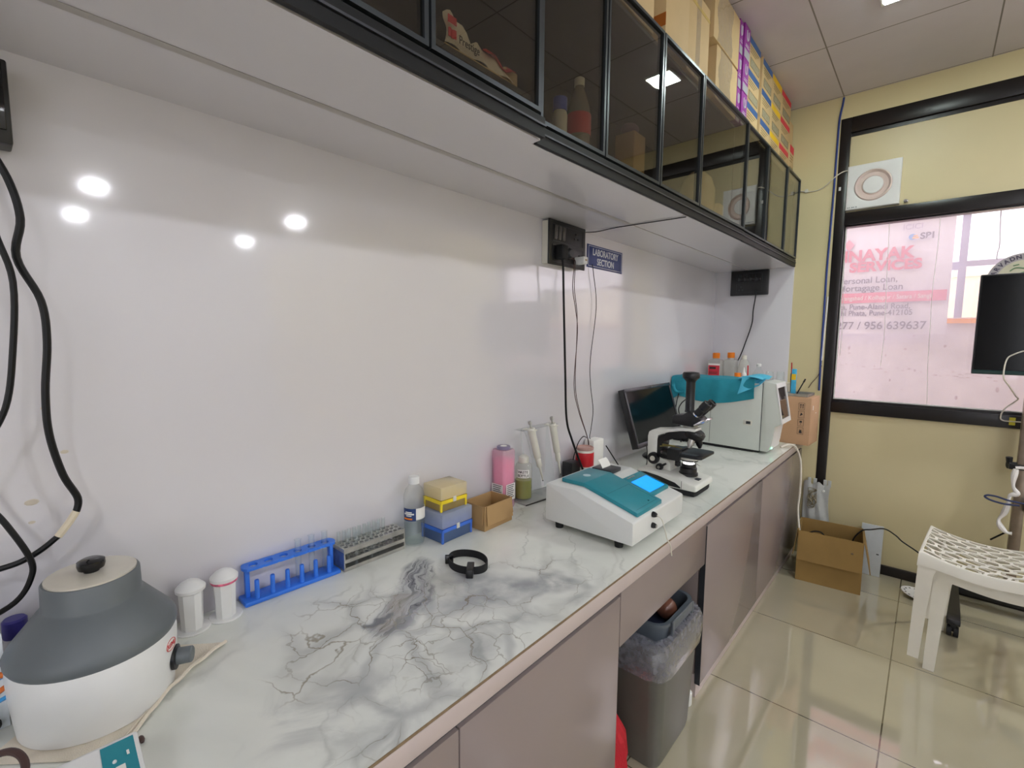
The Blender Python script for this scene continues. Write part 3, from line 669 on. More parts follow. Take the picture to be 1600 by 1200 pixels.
jar(.046, .323, 'white staining jar with pink stain under its lid, by the blue rack', True, 35)

# blue test tube rack
t = thing('tube_rack', 'blue plastic test tube rack with six round pegs', 'rack', (.012, .475, H))
y0, y1 = .362, .585
b = MB(); b.rot((.012, .475, H), -2); b.box(-.028 + .032, .053, y0, y1, H, H + .011, .004); obj('base', b, M['blue'], t)
TX = .024
b = MB(); b.rot((.012, .475, H), -2)
# top plate with six holes: rings bridged to an outline
zt0, zt1 = H + .076, H + .082
yy = [y0 + .028 + i * (y1 - y0 - .056) / 5 for i in range(6)]
hw = (yy[1] - yy[0]) / 2
for i, yc in enumerate(yy):
    n = 32; outer, inner = [], []
    ya, ybb = (yc - hw if i else y0 + .003), (yc + hw if i < 5 else y1 - .003)
    for k in range(n):
        a = 2 * PI * k / n; c, s = math.cos(a), math.sin(a)
        q = min((.0185 / abs(c)) if abs(c) > 1e-6 else 9, ((hw if (s > 0) != (i == 5) or 0 < i < 5 else .025) / abs(s)) if abs(s) > 1e-6 else 9)
        if (i == 0 and s < 0) or (i == 5 and s > 0):
            q = min((.0185 / abs(c)) if abs(c) > 1e-6 else 9, .0245)
        elif i in (0, 5): q = min((.0185 / abs(c)) if abs(c) > 1e-6 else 9, (hw / abs(s)) if abs(s) > 1e-6 else 9)
        outer.append((TX + q * c, yc + q * s)); inner.append((TX + .0095 * c, yc + .0095 * s))
    b.loft([[(p[0], p[1], zt0) for p in inner], [(p[0], p[1], zt1) for p in inner], [(p[0], p[1], zt1) for p in outer], [(p[0], p[1], zt0) for p in outer], [(p[0], p[1], zt0) for p in inner]], False, False)
obj('top_plate', b, M['blue'], t)
for yc in (y0 + .014, y1 - .014):
    b = MB(); b.rot((.012, .475, H), -2); b.box(TX - .006, TX + .006, yc - .0045, yc + .0045, H + .0105, zt0 + .001, .001); obj('column', b, M['blue'], t)
for yc in yy:
    b = MB(); b.rot((.012, .475, H), -2); b.lathe([(.0055, .0105), (.0048, .052), (.0040, .0535)], (.044, yc, H), 18); obj('peg', b, M['blue'], t)
def tube_mb(x, y, z0, h, r):
    b = MB(); n = 18
    b.lathe([(.001, 0), (r * .6, r * .25), (r, r), (r, h - .002), (r * 1.18, h), (r * .9, h), (r * .86, r), (r * .5, r * .5), (.001, r * .35)], (x, y, z0), n); return b
for k, lab in ((3, 'clear glass tube in the blue rack, fourth hole from its near end'), (4, 'clear glass tube in the blue rack, fifth hole from its near end'), (5, 'clear glass tube in the blue rack, hole at its far end')):
    single('test_tube', lab, 'test tube', tube_mb(TX + .0004, yy[k] , H + .0115, .098, .0072), M['glass'], (TX, yy[k], H + .0115), 'glass tubes in the blue rack')
# the metal rack
t = thing('metal_tube_rack', 'worn metal test tube rack with three rows of holes', 'rack', (.03, .68, H))
ry0, ry1, rx0, rx1 = .590, .775, .004, .060
b = MB(); b.box(rx0, rx1, ry0, ry0 + .003, H + .0005, H + .060, .0006); obj('end_plate', b, M['steel'], t)
b = MB(); b.box(rx0, rx1, ry1 - .003, ry1, H + .0005, H + .060, .0006); obj('end_plate', b, M['steel'], t)
b = MB(); b.box(rx0 + .001, rx1 - .001, ry0 - .0008, ry0 - .0001, H + .006, H + .050); obj('blue_sticker', b, mat('worn_blue_sticker', (70, 96, 150), .6, var=.3, scale=80), t, smooth=0)
HY = [ry0 + .003 + (ry1 - ry0 - .006) * (k + .5) / 12 for k in range(12)]; HX = [rx0 + .0015 + (rx1 - rx0 - .003) * (k + .5) / 3 for k in range(3)]
def holed(z0, z1, b, r=.0053):
    hy, hx = (HY[1] - HY[0]) / 2, (HX[1] - HX[0]) / 2
    for yc in HY:
        for xc in HX:
            n = 16; inn, out = [], []
            for k in range(n):
                a = 2 * PI * (k + .5) / n; c, s = math.cos(a), math.sin(a)
                q = min(hx / abs(c), hy / abs(s)); out.append((xc + q * c, yc + q * s)); inn.append((xc + r * c, yc + r * s))
            b.loft([[(p[0], p[1], z) for p in R] for R, z in ((inn, z0), (inn, z1), (out, z1), (out, z0), (inn, z0))], False, False)
b = MB(); holed(H + .0585, H + .0598, b); b.box(rx1 - .0015, rx1, ry0 + .003, ry1 - .003, H + .047, H + .0598); obj('top_plate', b, M['steel'], t)
b = MB(); holed(H + .030, H + .0312, b); b.box(rx1 - .0015, rx1, ry0 + .003, ry1 - .003, H + .022, H + .0312); obj('middle_plate', b, M['steel'], t)
b = MB(); b.box(rx0, rx1, ry0 + .003, ry1 - .003, H + .0008, H + .0022); b.box(rx1 - .0015, rx1, ry0 + .003, ry1 - .003, H + .0022, H + .010); obj('floor_plate', b, M['steel'], t)
T0 = None
spots = [(0, 0), (0, 1), (1, 1), (0, 2), (1, 3), (0, 3), (2, 2), (0, 4), (1, 5), (0, 5), (0, 6), (1, 7), (0, 7), (0, 8), (2, 5), (0, 9)]
for i, (a, k) in enumerate(spots):
    lab = 'clear glass tube in the worn metal rack, %s, %s hole from the near end' % (('wall row', 'middle row', 'front row')[a], ('first', 'second', 'third', 'fourth', 'fifth', 'sixth', 'seventh', 'eighth', 'ninth', 'tenth')[k])
    if T0 is None:
        T0 = single('test_tube', lab, 'test tube', tube_mb(HX[a], HY[k], H + .0024, .088, .0046), M['glass'], (HX[a], HY[k], H + .0024), 'glass tubes in the metal rack')
    else: dup(T0, (HX[a], HY[k], H + .0024), lab)

# water bottle
bx, by = .047, .818
t = thing('water_bottle', 'clear water bottle with white cap and dark blue label', 'bottle', (bx, by, H))
prof = [(.020, .002), (.026, .0005), (.029, .008), (.0295, .02)]
for k in range(6): prof += [(.0300, .026 + .012 * k), (.0288, .032 + .012 * k)]
prof += [(.0298, .100), (.0298, .126), (.0305, .132), (.0295, .146), (.024, .162), (.0150, .174), (.0125, .178), (.0125, .184)]
b = MB(); b.lathe(prof, (bx, by, H), 40); obj('body', b, M['clear'], t)
b = MB(); b.lathe([(.0185, .0035), (.0265, .006), (.0278, .02), (.0276, .092), (.020, .0925)], (bx, by, H), 36); obj('water', b, M['water'], t)
b = MB(); b.lathe([(.0150, .178), (.0153, .180), (.0153, .196), (.0140, .199)], (bx, by, H), 32); obj('cap', b, M['white'], t)
def arc(a0, a1, r, z0, z1, b, n=14):
    b.sheet(lambda u, v: (bx + r * math.cos(a0 + (a1 - a0) * u), by + r * math.sin(a0 + (a1 - a0) * u), H + z0 + (z1 - z0) * v), n, 1, .0002)
b = MB(); arc(math.radians(-28), math.radians(75), .0304, .079, .112, b); obj('white_label', b, M['paper'], t)
b = MB(); arc(math.radians(-105), math.radians(-28), .0304, .076, .112, b); lb = obj('blue_label', b, mat('navy_label', (36, 60, 112), .4), t)
b = MB(); arc(math.radians(-96), math.radians(-38), .0307, .094, .0985, b); arc(math.radians(-88), math.radians(-50), .0307, .0995, .103, b); arc(math.radians(-84), math.radians(-52), .0307, .0895, .0925, b); obj('white_print', b, M['paper'], lb)
b = MB(); arc(math.radians(-98), math.radians(-48), .0307, .080, .0845, b); obj('orange_print', b, M['orange'], lb)

# pipette tip boxes
def tipbox(name, label, x0, x1, y0, y1, z, hb, hl, mb_, rim, ml, rz):
    t = thing(name, label, 'box', ((x0 + x1) / 2, (y0 + y1) / 2, z)); c = ((x0 + x1) / 2, (y0 + y1) / 2, z)
    b = MB(); b.rot(c, rz); b.box(x0 + .003, x1 - .003, y0 + .003, y1 - .003, z + .0005, z + hb, .003)
    obj('base', b, mb_, t)
    b = MB(); b.rot(c, rz)
    for sx in (x0, x1 - .0075):
        for sy in (y0, y1 - .0075): b.box(sx + .0006, sx + .0069, sy + .0006, sy + .0069, z + .0006, z + hb, .0008)
    for (xa, xb_, ya, yb_) in ((x0, x1, y0, y0 + .004), (x0, x1, y1 - .004, y1), (x0, x0 + .004, y0, y1), (x1 - .004, x1, y0, y1)):
        b.box(xa, xb_, ya, yb_, z + hb - .010, z + hb)
    obj('corner_rim', b, rim, t)
    b = MB(); b.rot(c, rz); b.box(x0 + .006, x1 - .006, y0 + .006, y1 - .006, z + hb, z + hb + hl * .45); obj('tip_tray', b, rim, t)
    b = MB(); b.rot(c, rz); b.box(x0, x1, y0, y1, z + hb + .0008, z + hb + hl, .004); obj('lid', b, ml, t)
    b = MB(); b.rot(c, rz); ym = y0 + (y1 - y0) * .5; b.box(x1 - .0002, x1 + .0025, ym - .006, ym + .006, z + hb - .010, z + hb + .006, .001); obj('latch', b, M['offwhite'], t)
    return t
tipbox('blue_tip_box', 'frosted blue pipette tip box under the yellow one', .024, .118, .860, .983, H, .043, .045, M['bluefilm'], M['bluebox'], M['milkyblue'], 2)
tipbox('yellow_tip_box', 'frosted yellow pipette tip box on top of the blue one', .022, .106, .870, .972, H + .0885, .034, .040, M['yelfilm'], M['yellowp'], M['milkyel'], -1)

# small open cardboard box
def openbox(name, label, x0, x1, y0, y1, z0, h, th, m, rz, c=None, pivot=None):
    t = thing(name, label, 'box', ((x0 + x1) / 2, (y0 + y1) / 2, z0)); pv = pivot or ((x0 + x1) / 2, (y0 + y1) / 2, z0)
    b = MB(); b.rot(pv, rz)
    b.box(x0, x1, y0, y1, z0 + .0004, z0 + th)
    b.box(x0, x0 + th, y0, y1, z0 + th, z0 + h); b.box(x1 - th, x1, y0, y1, z0 + th, z0 + h)
    b.box(x0 + th, x1 - th, y0, y0 + th, z0 + th, z0 + h); b.box(x0 + th, x1 - th, y1 - th, y1, z0 + th, z0 + h)
    obj('walls', b, m, t, smooth=0); return t, pv
t, pv = openbox('small_carton', 'small open cardboard box beside the blue tip box', .050, .142, 1.008, 1.140, H, .078, .0022, M['card'], 2)
b = MB(); b.rot(pv, 2); b.prism([(.1425, H + .0775), (.1445, H + .0785), (.1500, H + .018), (.1480, H + .018)], 1.014, 1.136, 'y'); obj('flap', b, M['card'], t, smooth=0)
b = MB(); b.rot(pv, 2); b.prism([(1.1405, H + .076), (1.1425, H + .0765), (1.152, H + .022), (1.150, H + .022)], .056, .138, 'x'); obj('flap', b, M['cardin'], t, smooth=0)
b = MB(); b.rot(pv, 2); b.prism([(1.0075, H + .076), (1.0055, H + .0765), (.9995, H + .022), (1.0015, H + .022)], .056, .138, 'x'); obj('flap', b, M['card'], t, smooth=0)

# pink strip tub
t = thing('strip_tub', 'tall clear square tub filled with pink paper strips', 'tub', (.025, 1.222, H))
def rsq(cx_, cy_, r, z, n=6, k=.35):
    out = []
    for q in range(4):
        for i in range(n):
            a = PI / 2 * q + PI / 2 * i / (n - 1); sx = (1, -1, -1, 1)[q]; sy = (1, 1, -1, -1)[q]
            out.append((cx_ + sx * r * (1 - k) + k * r * math.cos(a), cy_ + sy * r * (1 - k) + k * r * math.sin(a), z))
    return out
PX, PY = .034, 1.215
b = MB(); b.loft([rsq(PX, PY, .030, H + .0005), rsq(PX, PY, .0315, H + .01), rsq(PX, PY, .0315, H + .198), rsq(PX, PY, .029, H + .208)]); obj('body', b, M['pinkclear'], t)
b = MB(); b.loft([rsq(PX, PY, .0262, H + .004), rsq(PX, PY, .0270, H + .174)]); obj('pink_strips', b, M['pink'], t)
b = MB(); b.lathe([(.023, .208), (.024, .209), (.024, .217), (.022, .219), (.013, .2192), (.013, .2185)], (PX, PY, H), 32); obj('screw_cap', b, mat('mauve_cap', (126, 116, 142), .4), t)
b = MB(); b.lathe([(.012, .2186), (.011, .2196)], (PX, PY, H), 24); obj('cap_label', b, M['paper'], t)
b = MB(); b.box(PX + .0317, PX + .0322, PY - .020, PY + .026, H + .030, H + .088); b.box(PX - .026, PX + .026, PY - .0322, PY - .0317, H + .03, H + .088); lb = obj('label', b, M['paper'], t, smooth=0)
b = MB()
for k in range(7):
    b.box(PX + .0323, PX + .0326, PY - .016, PY + .02 - .003 * (k % 3), H + .082 - .007 * k, H + .0845 - .007 * k); b.box(PX - .02, PX + .02 - .003 * (k % 3), PY - .0326, PY - .0323, H + .082 - .007 * k, H + .0845 - .007 * k)
obj('label_print', b, M['prdark'], lb, smooth=0)

# waste wash bottle
WX, WY = .044, 1.314
t = thing('waste_bottle', 'wash bottle holding green liquid with WASTE BOTTLE label', 'bottle', (WX, WY, H + .008))
z0 = H + .0085
b = MB(); b.lathe([(.029, 0), (.0315, .003), (.0315, .118), (.029, .127), (.018, .137), (.0165, .140)], (WX, WY, z0), 40); obj('body', b, M['milkclear'], t)
b = MB(); b.lathe([(.027, .003), (.0298, .005), (.0298, .071), (.02, .072)], (WX, WY, z0), 40); obj('liquid', b, M['olive'], t)
b = MB(); b.lathe([(.0185, .134), (.0190, .136), (.0190, .154), (.012, .160), (.006, .163)], (WX, WY, z0), 32); obj('cap', b, M['offwhite'], t)
b = MB(); b.tube([(WX, WY, z0 + .158), (WX - .004, WY - .004, z0 + .20), (WX - .010, WY - .006, z0 + .246), (WX - .006, WY + .004, z0 + .254), (WX + .004, WY + .022, z0 + .20), (WX + .010, WY + .032, z0 + .150)], lambda u: .0032 - .0014 * u, 8); obj('nozzle', b, M['clear'], t)
aL = math.radians(-52)
def arc2(a0, a1, r, z0_, z1_, b): b.sheet(lambda u, v: (WX + r * math.cos(a0 + (a1 - a0) * u), WY + r * math.sin(a0 + (a1 - a0) * u), z0_ + (z1_ - z0_) * v), 12, 1, .0002)
b = MB(); arc2(aL - .72, aL + .72, .0318, z0 + .083, z0 + .113, b); lb = obj('label', b, M['paper'], t)
b = MB()
for row, (w, z) in enumerate((('WASTE', z0 + .1005), ('BOTTLE', z0 + .087))):
    for k, ch in enumerate(w):
        a = aL + (k - (len(w) - 1) / 2) * .225
        b.text(ch, .0125, Matrix.Translation((WX + .0321 * math.cos(a), WY + .0321 * math.sin(a), z)) @ Matrix.Rotation(a + PI / 2, 4, 'Z') @ Matrix.Rotation(PI / 2, 4, 'X'), align='CENTER', ext=.0002, bold=.0002)
obj('label_print', b, M['prdark'], lb, smooth=0)
# acrylic stand and the pipettes
t = thing('pipette_stand', 'clear acrylic stand carrying two hanging pipettes', 'stand', (.055, 1.36, H))
b = MB(); b.rot((.055, 1.36, H), -6); b.box(.008, .104, 1.272, 1.49, H + .001, H + .0075, .001); obj('base', b, M['milky'], t)
b = MB(); b.rot((.055, 1.36, H), -6); b.box(.010, .102, 1.274, 1.488, H + .0004, H + .0009); b.box(.1042, .1052, 1.272, 1.49, H + .001, H + .005); obj('dark_edge', b, M['prdark'], t, smooth=0)
b = MB(); b.prism([(.020, H + .008), (.075, H + .008), (.032, H + .262), (.026, H + .262)], 1.385, 1.390, 'y'); obj('upright', b, M['glass'], t, smooth=0)
b = MB(); b.prism([(.020, H + .008), (.075, H + .008), (.032, H + .262), (.026, H + .262)], 1.470, 1.475, 'y'); obj('upright', b, M['glass'], t, smooth=0)
b = MB(); b.box(.018, .062, 1.290, 1.500, H + .262, H + .2645, .0008); obj('top_bar', b, M['clear'], t)
def pipette(x, y, label, lean):
    t = thing('pipette', label, 'pipette', (x, y, H + .10), 'pipettes on the acrylic stand')
    ax = Vector((lean[0], lean[1], -1)).normalized(); o = Vector((x, y, H + .268)); up = tuple(-ax)
    q = lambda d: o + ax * d
    b = MB(); b.lathe([(.0115, -.112), (.0130, -.108), (.0130, -.02), (.0142, -.008), (.0142, .003), (.010, .007)], o, 28, up); obj('handle', b, M['offwhite'], t)
    b = MB(); b.lathe([(.0035, .006), (.0035, .020), (.0065, .022), (.0065, .032), (.005, .034)], o, 20, up); obj('plunger', b, M['steel'], t)
    b = MB(); b.lathe([(.0075, -.150), (.0100, -.146), (.0100, -.118), (.008, -.112)], o, 24, up); obj('collar', b, M['offwhite'], t)
    b = MB(); b.lathe([(.0018, -.205), (.0038, -.182), (.0048, -.150)], o, 18, up); obj('shaft', b, M['offwhite'], t)
    b = MB(); b.lathe([(.0012, -.209), (.0024, -.204)], o, 12, up); obj('dark_tip', b, M['blackmat'], t)
    b = MB(); b.box(x - .034, x + .018, y - .012, y + .012, H + .2655, H + .2695, .0015); obj('finger_rest', b, M['offwhite'], t)
    return t
pipette(.080, 1.312, 'ivory pipette hanging above the green waste bottle', (.05, .30))
pipette(.080, 1.440, 'ivory pipette hanging nearer the white analyser', (.02, .26))

# tourniquet strap
t = thing('tourniquet', 'black buckled strap lying in a ring on the marble', 'strap', (.262, .825, H))
b = MB(); n = 40
cxs, cys = .262, .828
ring = []
for k in range(n):
    a = 2 * PI * k / n
    ring.append((cxs + .056 * math.cos(a) * (1 + .06 * math.cos(2 * a)), cys + .046 * math.sin(a)))
b.loft([[(cxs + (p[0] - cxs) * s, cys + (p[1] - cys) * s, H + z) for p in ring] for s, z in ((1, .0004), (1, .020), (.955, .020), (.955, .0004), (1, .0004))], False, False); obj('band', b, M['blackmat'], t)
b = MB(); b.rot((.300, .800, H), 42); b.box(.291, .309, .774, .822, H + .0004, H + .022, .002); obj('buckle', b, M['black'], t)
b = MB(); b.rot((.218, .800, H), -40); b.box(.212, .222, .790, .812, H + .0004, H + .023, .002); obj('keeper', b, M['blackgl'], t)

# biochemistry analyser
t = thing('biochemistry_analyser', 'white wedge shaped analyser with teal top and lit blue screen', 'analyser', (.40, 1.36, H))
def zt(x): return .885 if x <= .362 else .885 - .282 * (x - .362)
AY0, AY1 = 1.180, 1.532
b = MB(); b.prism([(.249, .766), (.249, .883), (.252, .885), (.362, .885), (.549, zt(.549)), (.552, zt(.552) - .002), (.552, .766)], AY0, AY1, 'y', .0025); obj('housing', b, mat('analyser_white', (218, 219, 216), .3, var=.012), t)
def tp(x0, x1, y0, y1, h0, h1, m, name, par=t, bev=0):
    xs = [x0] + ([.362] if x0 < .362 < x1 else []) + [x1]
    b = MB(); b.prism([(x, zt(x) + h0) for x in xs] + [(x, zt(x) + h1) for x in reversed(xs)], y0, y1, 'y', bev); return obj(name, b, m, par)
tc = tp(.279, .543, 1.224, 1.386, .0002, .013, M['teal'], 'teal_cover', bev=.002)
tp(.405, .508, 1.386, 1.516, .0002, .0115, M['teal'], 'screen_surround', bev=.0015)
tp(.434, .499, 1.395, 1.502, .0116, .0124, M['screenblue'], 'screen')
b = MB(); b.lathe([(.0125, 0), (.0125, .0016), (.009, .0024)], (.326, 1.297, .8982), 28); obj('button', b, mat('pale_button', (170, 200, 206), .3), tc)
b = MB()
for (xa, xb_, ya, yb_) in ((.437, .4378, 1.236, 1.372), (.437, .532, 1.371, 1.3718), (.532, .5328, 1.236, 1.372)):
    b.prism([(xa, zt(xa) + .0128), (xb_, zt(xb_) + .0128), (xb_, zt(xb_) + .0134), (xa, zt(xa) + .0134)], ya, yb_, 'y')
b.lathe([(.003, 0), (.003, .002)], (.523, 1.334, zt(.523) + .0125), 14); obj('lid_outline', b, mat('teal_groove', (22, 92, 104), .5), tc, smooth=0)
b = MB()
for k, (y, w) in enumerate(((1.404, .008), (1.416, .010), (1.430, .006), (1.440, .012))): b.box(.411, .418, y, y + w, zt(.4145) + .0112, zt(.4145) + .0128)
obj('logo_marks', b, M['steel'], tc, smooth=0)
tp(.284, .358, 1.394, 1.466, .0002, .014, M['alu_mid'], 'printer', bev=.003)
b = MB(); b.sheet(lambda u, v: (.322 - .02 * u, 1.402 + .055 * v, .8995 + .026 * u + .004 * math.sin(PI * u)), 6, 4, .0006); obj('paper_slip', b, M['paper'], t)
for z in (.8255, .792):
    b = MB(); b.lathe([(.0085, 0), (.0085, .006), (.006, .012), (.0055, .013)], (.552, 1.303, z), 22, (1, 0, 0)); k = obj('knob', b, M['black'], t)
    if z < .8:
        q = MB(); q.lathe([(.0045, .0125), (.0045, .015)], (.552, 1.303, z), 16, (1, 0, 0)); obj('knob_face', q, M['steel'], k)
for x, y in ((.50, 1.20), (.50, 1.50), (.29, 1.20), (.29, 1.50)):
    b = MB(); b.lathe([(.012, 0), (.014, .0215)], (x, y, H), 20); obj('foot', b, M['blackmat'], t)
b = MB(); b.tube([(.566, 1.303, .825), (.580, 1.306, .815), (.589, 1.310, .785), (.594, 1.318, .755), (.600, 1.328, .735), (.600, 1.340, .700)], .0018, 7)
single('aspiration_tube', 'thin clear tube drooping from the analyser over the worktop edge', 'tube', b, M['offwhite'], (.60, 1.34, .70))
# ------------------------------------------------------------------ monitor
t = thing('monitor', 'black computer monitor leaning back behind the microscope', 'monitor', (.13, 2.29, H))
def lean(b): # local screen frame: x = width along +Y, y = up the tilted screen, z = out of the screen
    up = Vector((-.085, 0, .272)).normalized(); w = Vector((0, 1, 0)); n = w.cross(up)
    m = Matrix.Identity(4)
    for i, v in enumerate((w, up, n)): m.col[i][0:3] = v
    m.col[3][0:3] = (.137, 2.037, .826); b.M = m; return b
W_, H_ = .525, .288
b = lean(MB()); b.box(0, W_, 0, H_, -.030, -.001, .003); obj('shell', b, M['black'], t)
b = lean(MB())
b.box(0, W_, 0, .022, -.0008, .004, .001); b.box(0, W_, H_ - .016, H_, -.0008, .004, .001); b.box(0, .016, .022, H_ - .016, -.0008, .004, .001); b.box(W_ - .016, W_, .022, H_ - .016, -.0008, .004, .001)
obj('bezel', b, mat('grey_black_bezel', (58, 56, 62), .25), t)
b = lean(MB()); b.box(.0162, W_ - .0162, .0222, H_ - .0162, -.0006, .001); obj('screen', b, M['tvblack'], t, smooth=0)
b = MB(); b.lathe([(.010, 0), (.010, .095), (.016, .11)], (.118, 2.30, H + .008), 20); obj('neck', b, M['black'], t)
b = MB(); K = b.M; b.M = Matrix.Translation((.135, 2.30, H)) @ Matrix.Diagonal((.72, 1, 1, 1)); b.lathe([(.115, .0006), (.118, .004), (.11, .010), (.03, .016)], (0, 0, 0), 40); b.M = K; obj('stand', b, M['blackgl'], t)
b = MB(); b.tube([(.150, 2.10, .835), (.155, 2.10, .80), (.160, 2.09, .765), (.170, 2.06, H + .004), (.19, 2.00, H + .004)], .0022, 6)
single('monitor_lead', 'thin black lead trailing from the leaning monitor', 'cable', b, M['wire'], (.19, 2.0, H))

# ------------------------------------------------------------------ microscope (points at the room, +X)
MY = 1.855
t = thing('microscope', 'white and black laboratory microscope with tall camera tube', 'microscope', (.40, MY, H))
MW = mat('microscope_cream', (224, 224, 216), .35, var=.01)
b = MB(); b.prism([(.268, 1.778), (.30, 1.767), (.46, 1.767), (.502, 1.772), (.506, 1.80), (.506, 1.91), (.502, 1.938), (.46, 1.943), (.30, 1.943), (.268, 1.932)], H + .001, H + .022, 'z', .002); obj('base_plinth', b, M['blackmat'], t)
b = MB(); b.prism([(.266, H + .022), (.510, H + .022), (.513, H + .030), (.510, H + .046), (.468, H + .054), (.44, H + .066), (.40, H + .071), (.30, H + .074), (.27, H + .070)], 1.763, 1.947, 'y', .006, 3); base = obj('base', b, MW, t)
b = MB(); b.prism([(.272, H + .062), (.31, H + .066), (.36, H + .060), (.43, H + .045), (.452, H + .032), (.452, H + .027), (.36, H + .030), (.272, H + .036)], 1.7615, 1.7632, 'y'); obj('black_inlay', b, M['black'], base)
b = MB(); b.prism([(.455, H + .026), (.4565, H + .026), (.4565, H + .056), (.455, H + .056)], 1.7622, 1.7635, 'y'); b.box(.478, .496, 1.835, 1.860, H + .050, H + .0535); obj('groove_and_mark', b, M['alu_mid'], base, smooth=0)
# arm
b = MB(); b.prism([(.288, H + .066), (.286, H + .20), (.290, H + .218), (.305, H + .228), (.36, H + .236), (.43, H + .252), (.478, H + .252), (.478, H + .240), (.43, H + .238), (.372, H + .226), (.330, H + .207), (.326, H + .19), (.326, H + .125), (.342, H + .118), (.378, H + .112), (.385, H + .10), (.388, H + .066)], MY - .037, MY + .037, 'y', .004, 2); arm = obj('arm', b, MW, t)
b = MB(); b.prism([(.326, H + .120), (.326, H + .200), (.372, H + .224), (.43, H + .234), (.47, H + .234), (.47, H + .215), (.40, H + .205), (.352, H + .185), (.345, H + .14), (.40, H + .128), (.40, H + .116), (.35, H + .116)], MY - .031, MY + .031, 'y'); obj('inner_arm', b, M['black'], arm)
b = MB(); b.box(.348, .40, MY - .035, MY - .028, H + .170, H + .176, .001); b.tube([(.34, MY - .036, H + .165), (.38, MY - .038, H + .172), (.43, MY - .036, H + .170)], .002, 6); obj('brass_strip', b, mat('brass', (150, 138, 80), .3, metal=.8), arm)
# head and tubes
b = MB(); b.prism([(.384, H + .262), (.384, H + .292), (.392, H + .298), (.425, H + .302), (.446, H + .318), (.470, H + .312), (.498, H + .292), (.505, H + .277), (.470, H + .258)], MY - .034, MY + .034, 'y', .004); head = obj('head', b, M['black'], t)
b = MB(); b.cyl((.445, MY, H + .248), (.445, MY, H + .262), .026, .028, 28); obj('head_mount', b, M['steel'], head)
b = MB(); b.prism([(.472, H + .262), (.506, H + .279), (.520, H + .290), (.516, H + .296), (.498, H + .288), (.470, H + .268)], MY - .036, MY + .036, 'y', .001); obj('chrome_plate', b, M['chrome'], head)
b = MB(); b.lathe([(.019, 0), (.0185, .004), (.0172, .006), (.0172, .118), (.019, .122), (.024, .128), (.031, .134), (.0325, .140), (.0325, .150), (.029, .156), (.012, .158)], (.440, MY, H + .312), 32); cam = obj('camera_tube', b, M['black'], t)
for dy, lab in ((-.030, 0), (.030, 1)):
    ax = Vector((.66, dy * 1.2, .75)).normalized(); o = Vector((.470, MY + dy * .8, H + .300))
    b = MB(); b.lathe([(.0125, 0), (.0125, .012), (.0150, .014), (.0150, .040), (.0170, .042), (.0175, .062), (.0165, .074), (.012, .076), (.010, .071)], o, 26, tuple(ax)); e = obj('eyepiece', b, M['black'], t)
    b = MB(); b.lathe([(.0130, .006), (.0150, .007), (.0150, .012), (.0130, .013)], o, 24, tuple(ax)); obj('chrome_ring', b, M['chrome'], e)
# nosepiece and objectives
b = MB(); b.lathe([(.034, -.020), (.040, -.012), (.041, .004), (.034, .012), (.022, .014)], (.464, MY, H + .230), 36, (.35, 0, .94)); nose = obj('nosepiece', b, M['black'], t)
for k, an in enumerate((200, 285, 20, 110)):
    a = math.radians(an); o = Vector((.458 + .021 * math.cos(a), MY + .021 * math.sin(a), H + .214 - .007 * math.cos(a)))
    d = Vector((-.28 + .42 * math.cos(a), .42 * math.sin(a), -1)).normalized(); L_ = (.030, .040, .036, .032)[k]
    b = MB(); b.lathe([(.0125, 0), (.0125, L_ * .6), (.0095, L_ * .75), (.006, L_), (.004, L_ + .001)], o, 20, tuple(d)); ob = obj('objective', b, M['steel'] if k in (1,) else M['black'], nose)
# stage
b = MB(); b.prism([(.362, MY - .078), (.372, MY - .084), (.510, MY - .084), (.522, MY - .074), (.522, MY + .060), (.510, MY + .070), (.372, MY + .070), (.362, MY + .060)], H + .146, H + .156, 'z', .0015); stg = obj('stage', b, M['black'], t)
b = MB(); b.prism([(.40, MY - .078), (.50, MY - .080), (.505, MY - .05), (.40, MY - .045)], H + .1562, H + .1585, 'z'); b.box(.41, .425, MY - .075, MY + .05, H + .1585, H + .164, .001); obj('slide_holder', b, M['alu_mid'], stg)
b = MB(); b.box(.39, .44, MY - .086, MY - .062, H + .128, H + .168, .003); b.cyl((.43, MY - .07, H + .146), (.43, MY - .07, H + .105), .005, None, 14); b.cyl((.43, MY - .07, H + .125), (.43, MY - .07, H + .108), .011, None, 18); obj('stage_drive', b, M['blackmat'], stg)
b = MB(); b.box(.345, .40, MY - .03, MY + .03, H + .115, H + .146, .003); obj('stage_bracket', b, M['black'], t)
# condenser and illuminator
b = MB(); b.lathe([(.020, 0), (.033, .006), (.036, .016), (.036, .026), (.030, .032)], (.448, MY, H + .113), 32); cd = obj('condenser', b, M['black'], t)
b = MB(); b.lathe([(.0368, .012), (.0375, .014), (.0375, .021), (.0368, .023)], (.448, MY, H + .113), 32, None, False, False); b.cyl((.470, MY - .02, H + .122), (.51, MY - .05, H + .116), .0022, None, 10); obj('white_ring', b, M['paper'], cd)
b = MB(); b.lathe([(.036, 0), (.036, .010), (.032, .013), (.032, .030), (.028, .034), (.028, .044), (.024, .046)], (.446, MY, H + .060), 32); il = obj('illuminator', b, M['black'], t)
b = MB(); b.lathe([(.022, .0462), (.020, .050), (.004, .053)], (.446, MY, H + .060), 28); obj('lamp_lens', b, M['lampwhite'], il)
b = MB(); b.lathe([(.024, 0), (.024, .012), (.022, .016)], (.318, MY - .0372, H + .114), 30, (0, -1, 0)); kn = obj('coarse_knob', b, M['black'], t)
b = MB(); b.lathe([(.0105, .0155), (.0095, .020)], (.318, MY - .0372, H + .114), 24, (0, -1, 0)); obj('knob_face', b, M['offwhite'], kn)
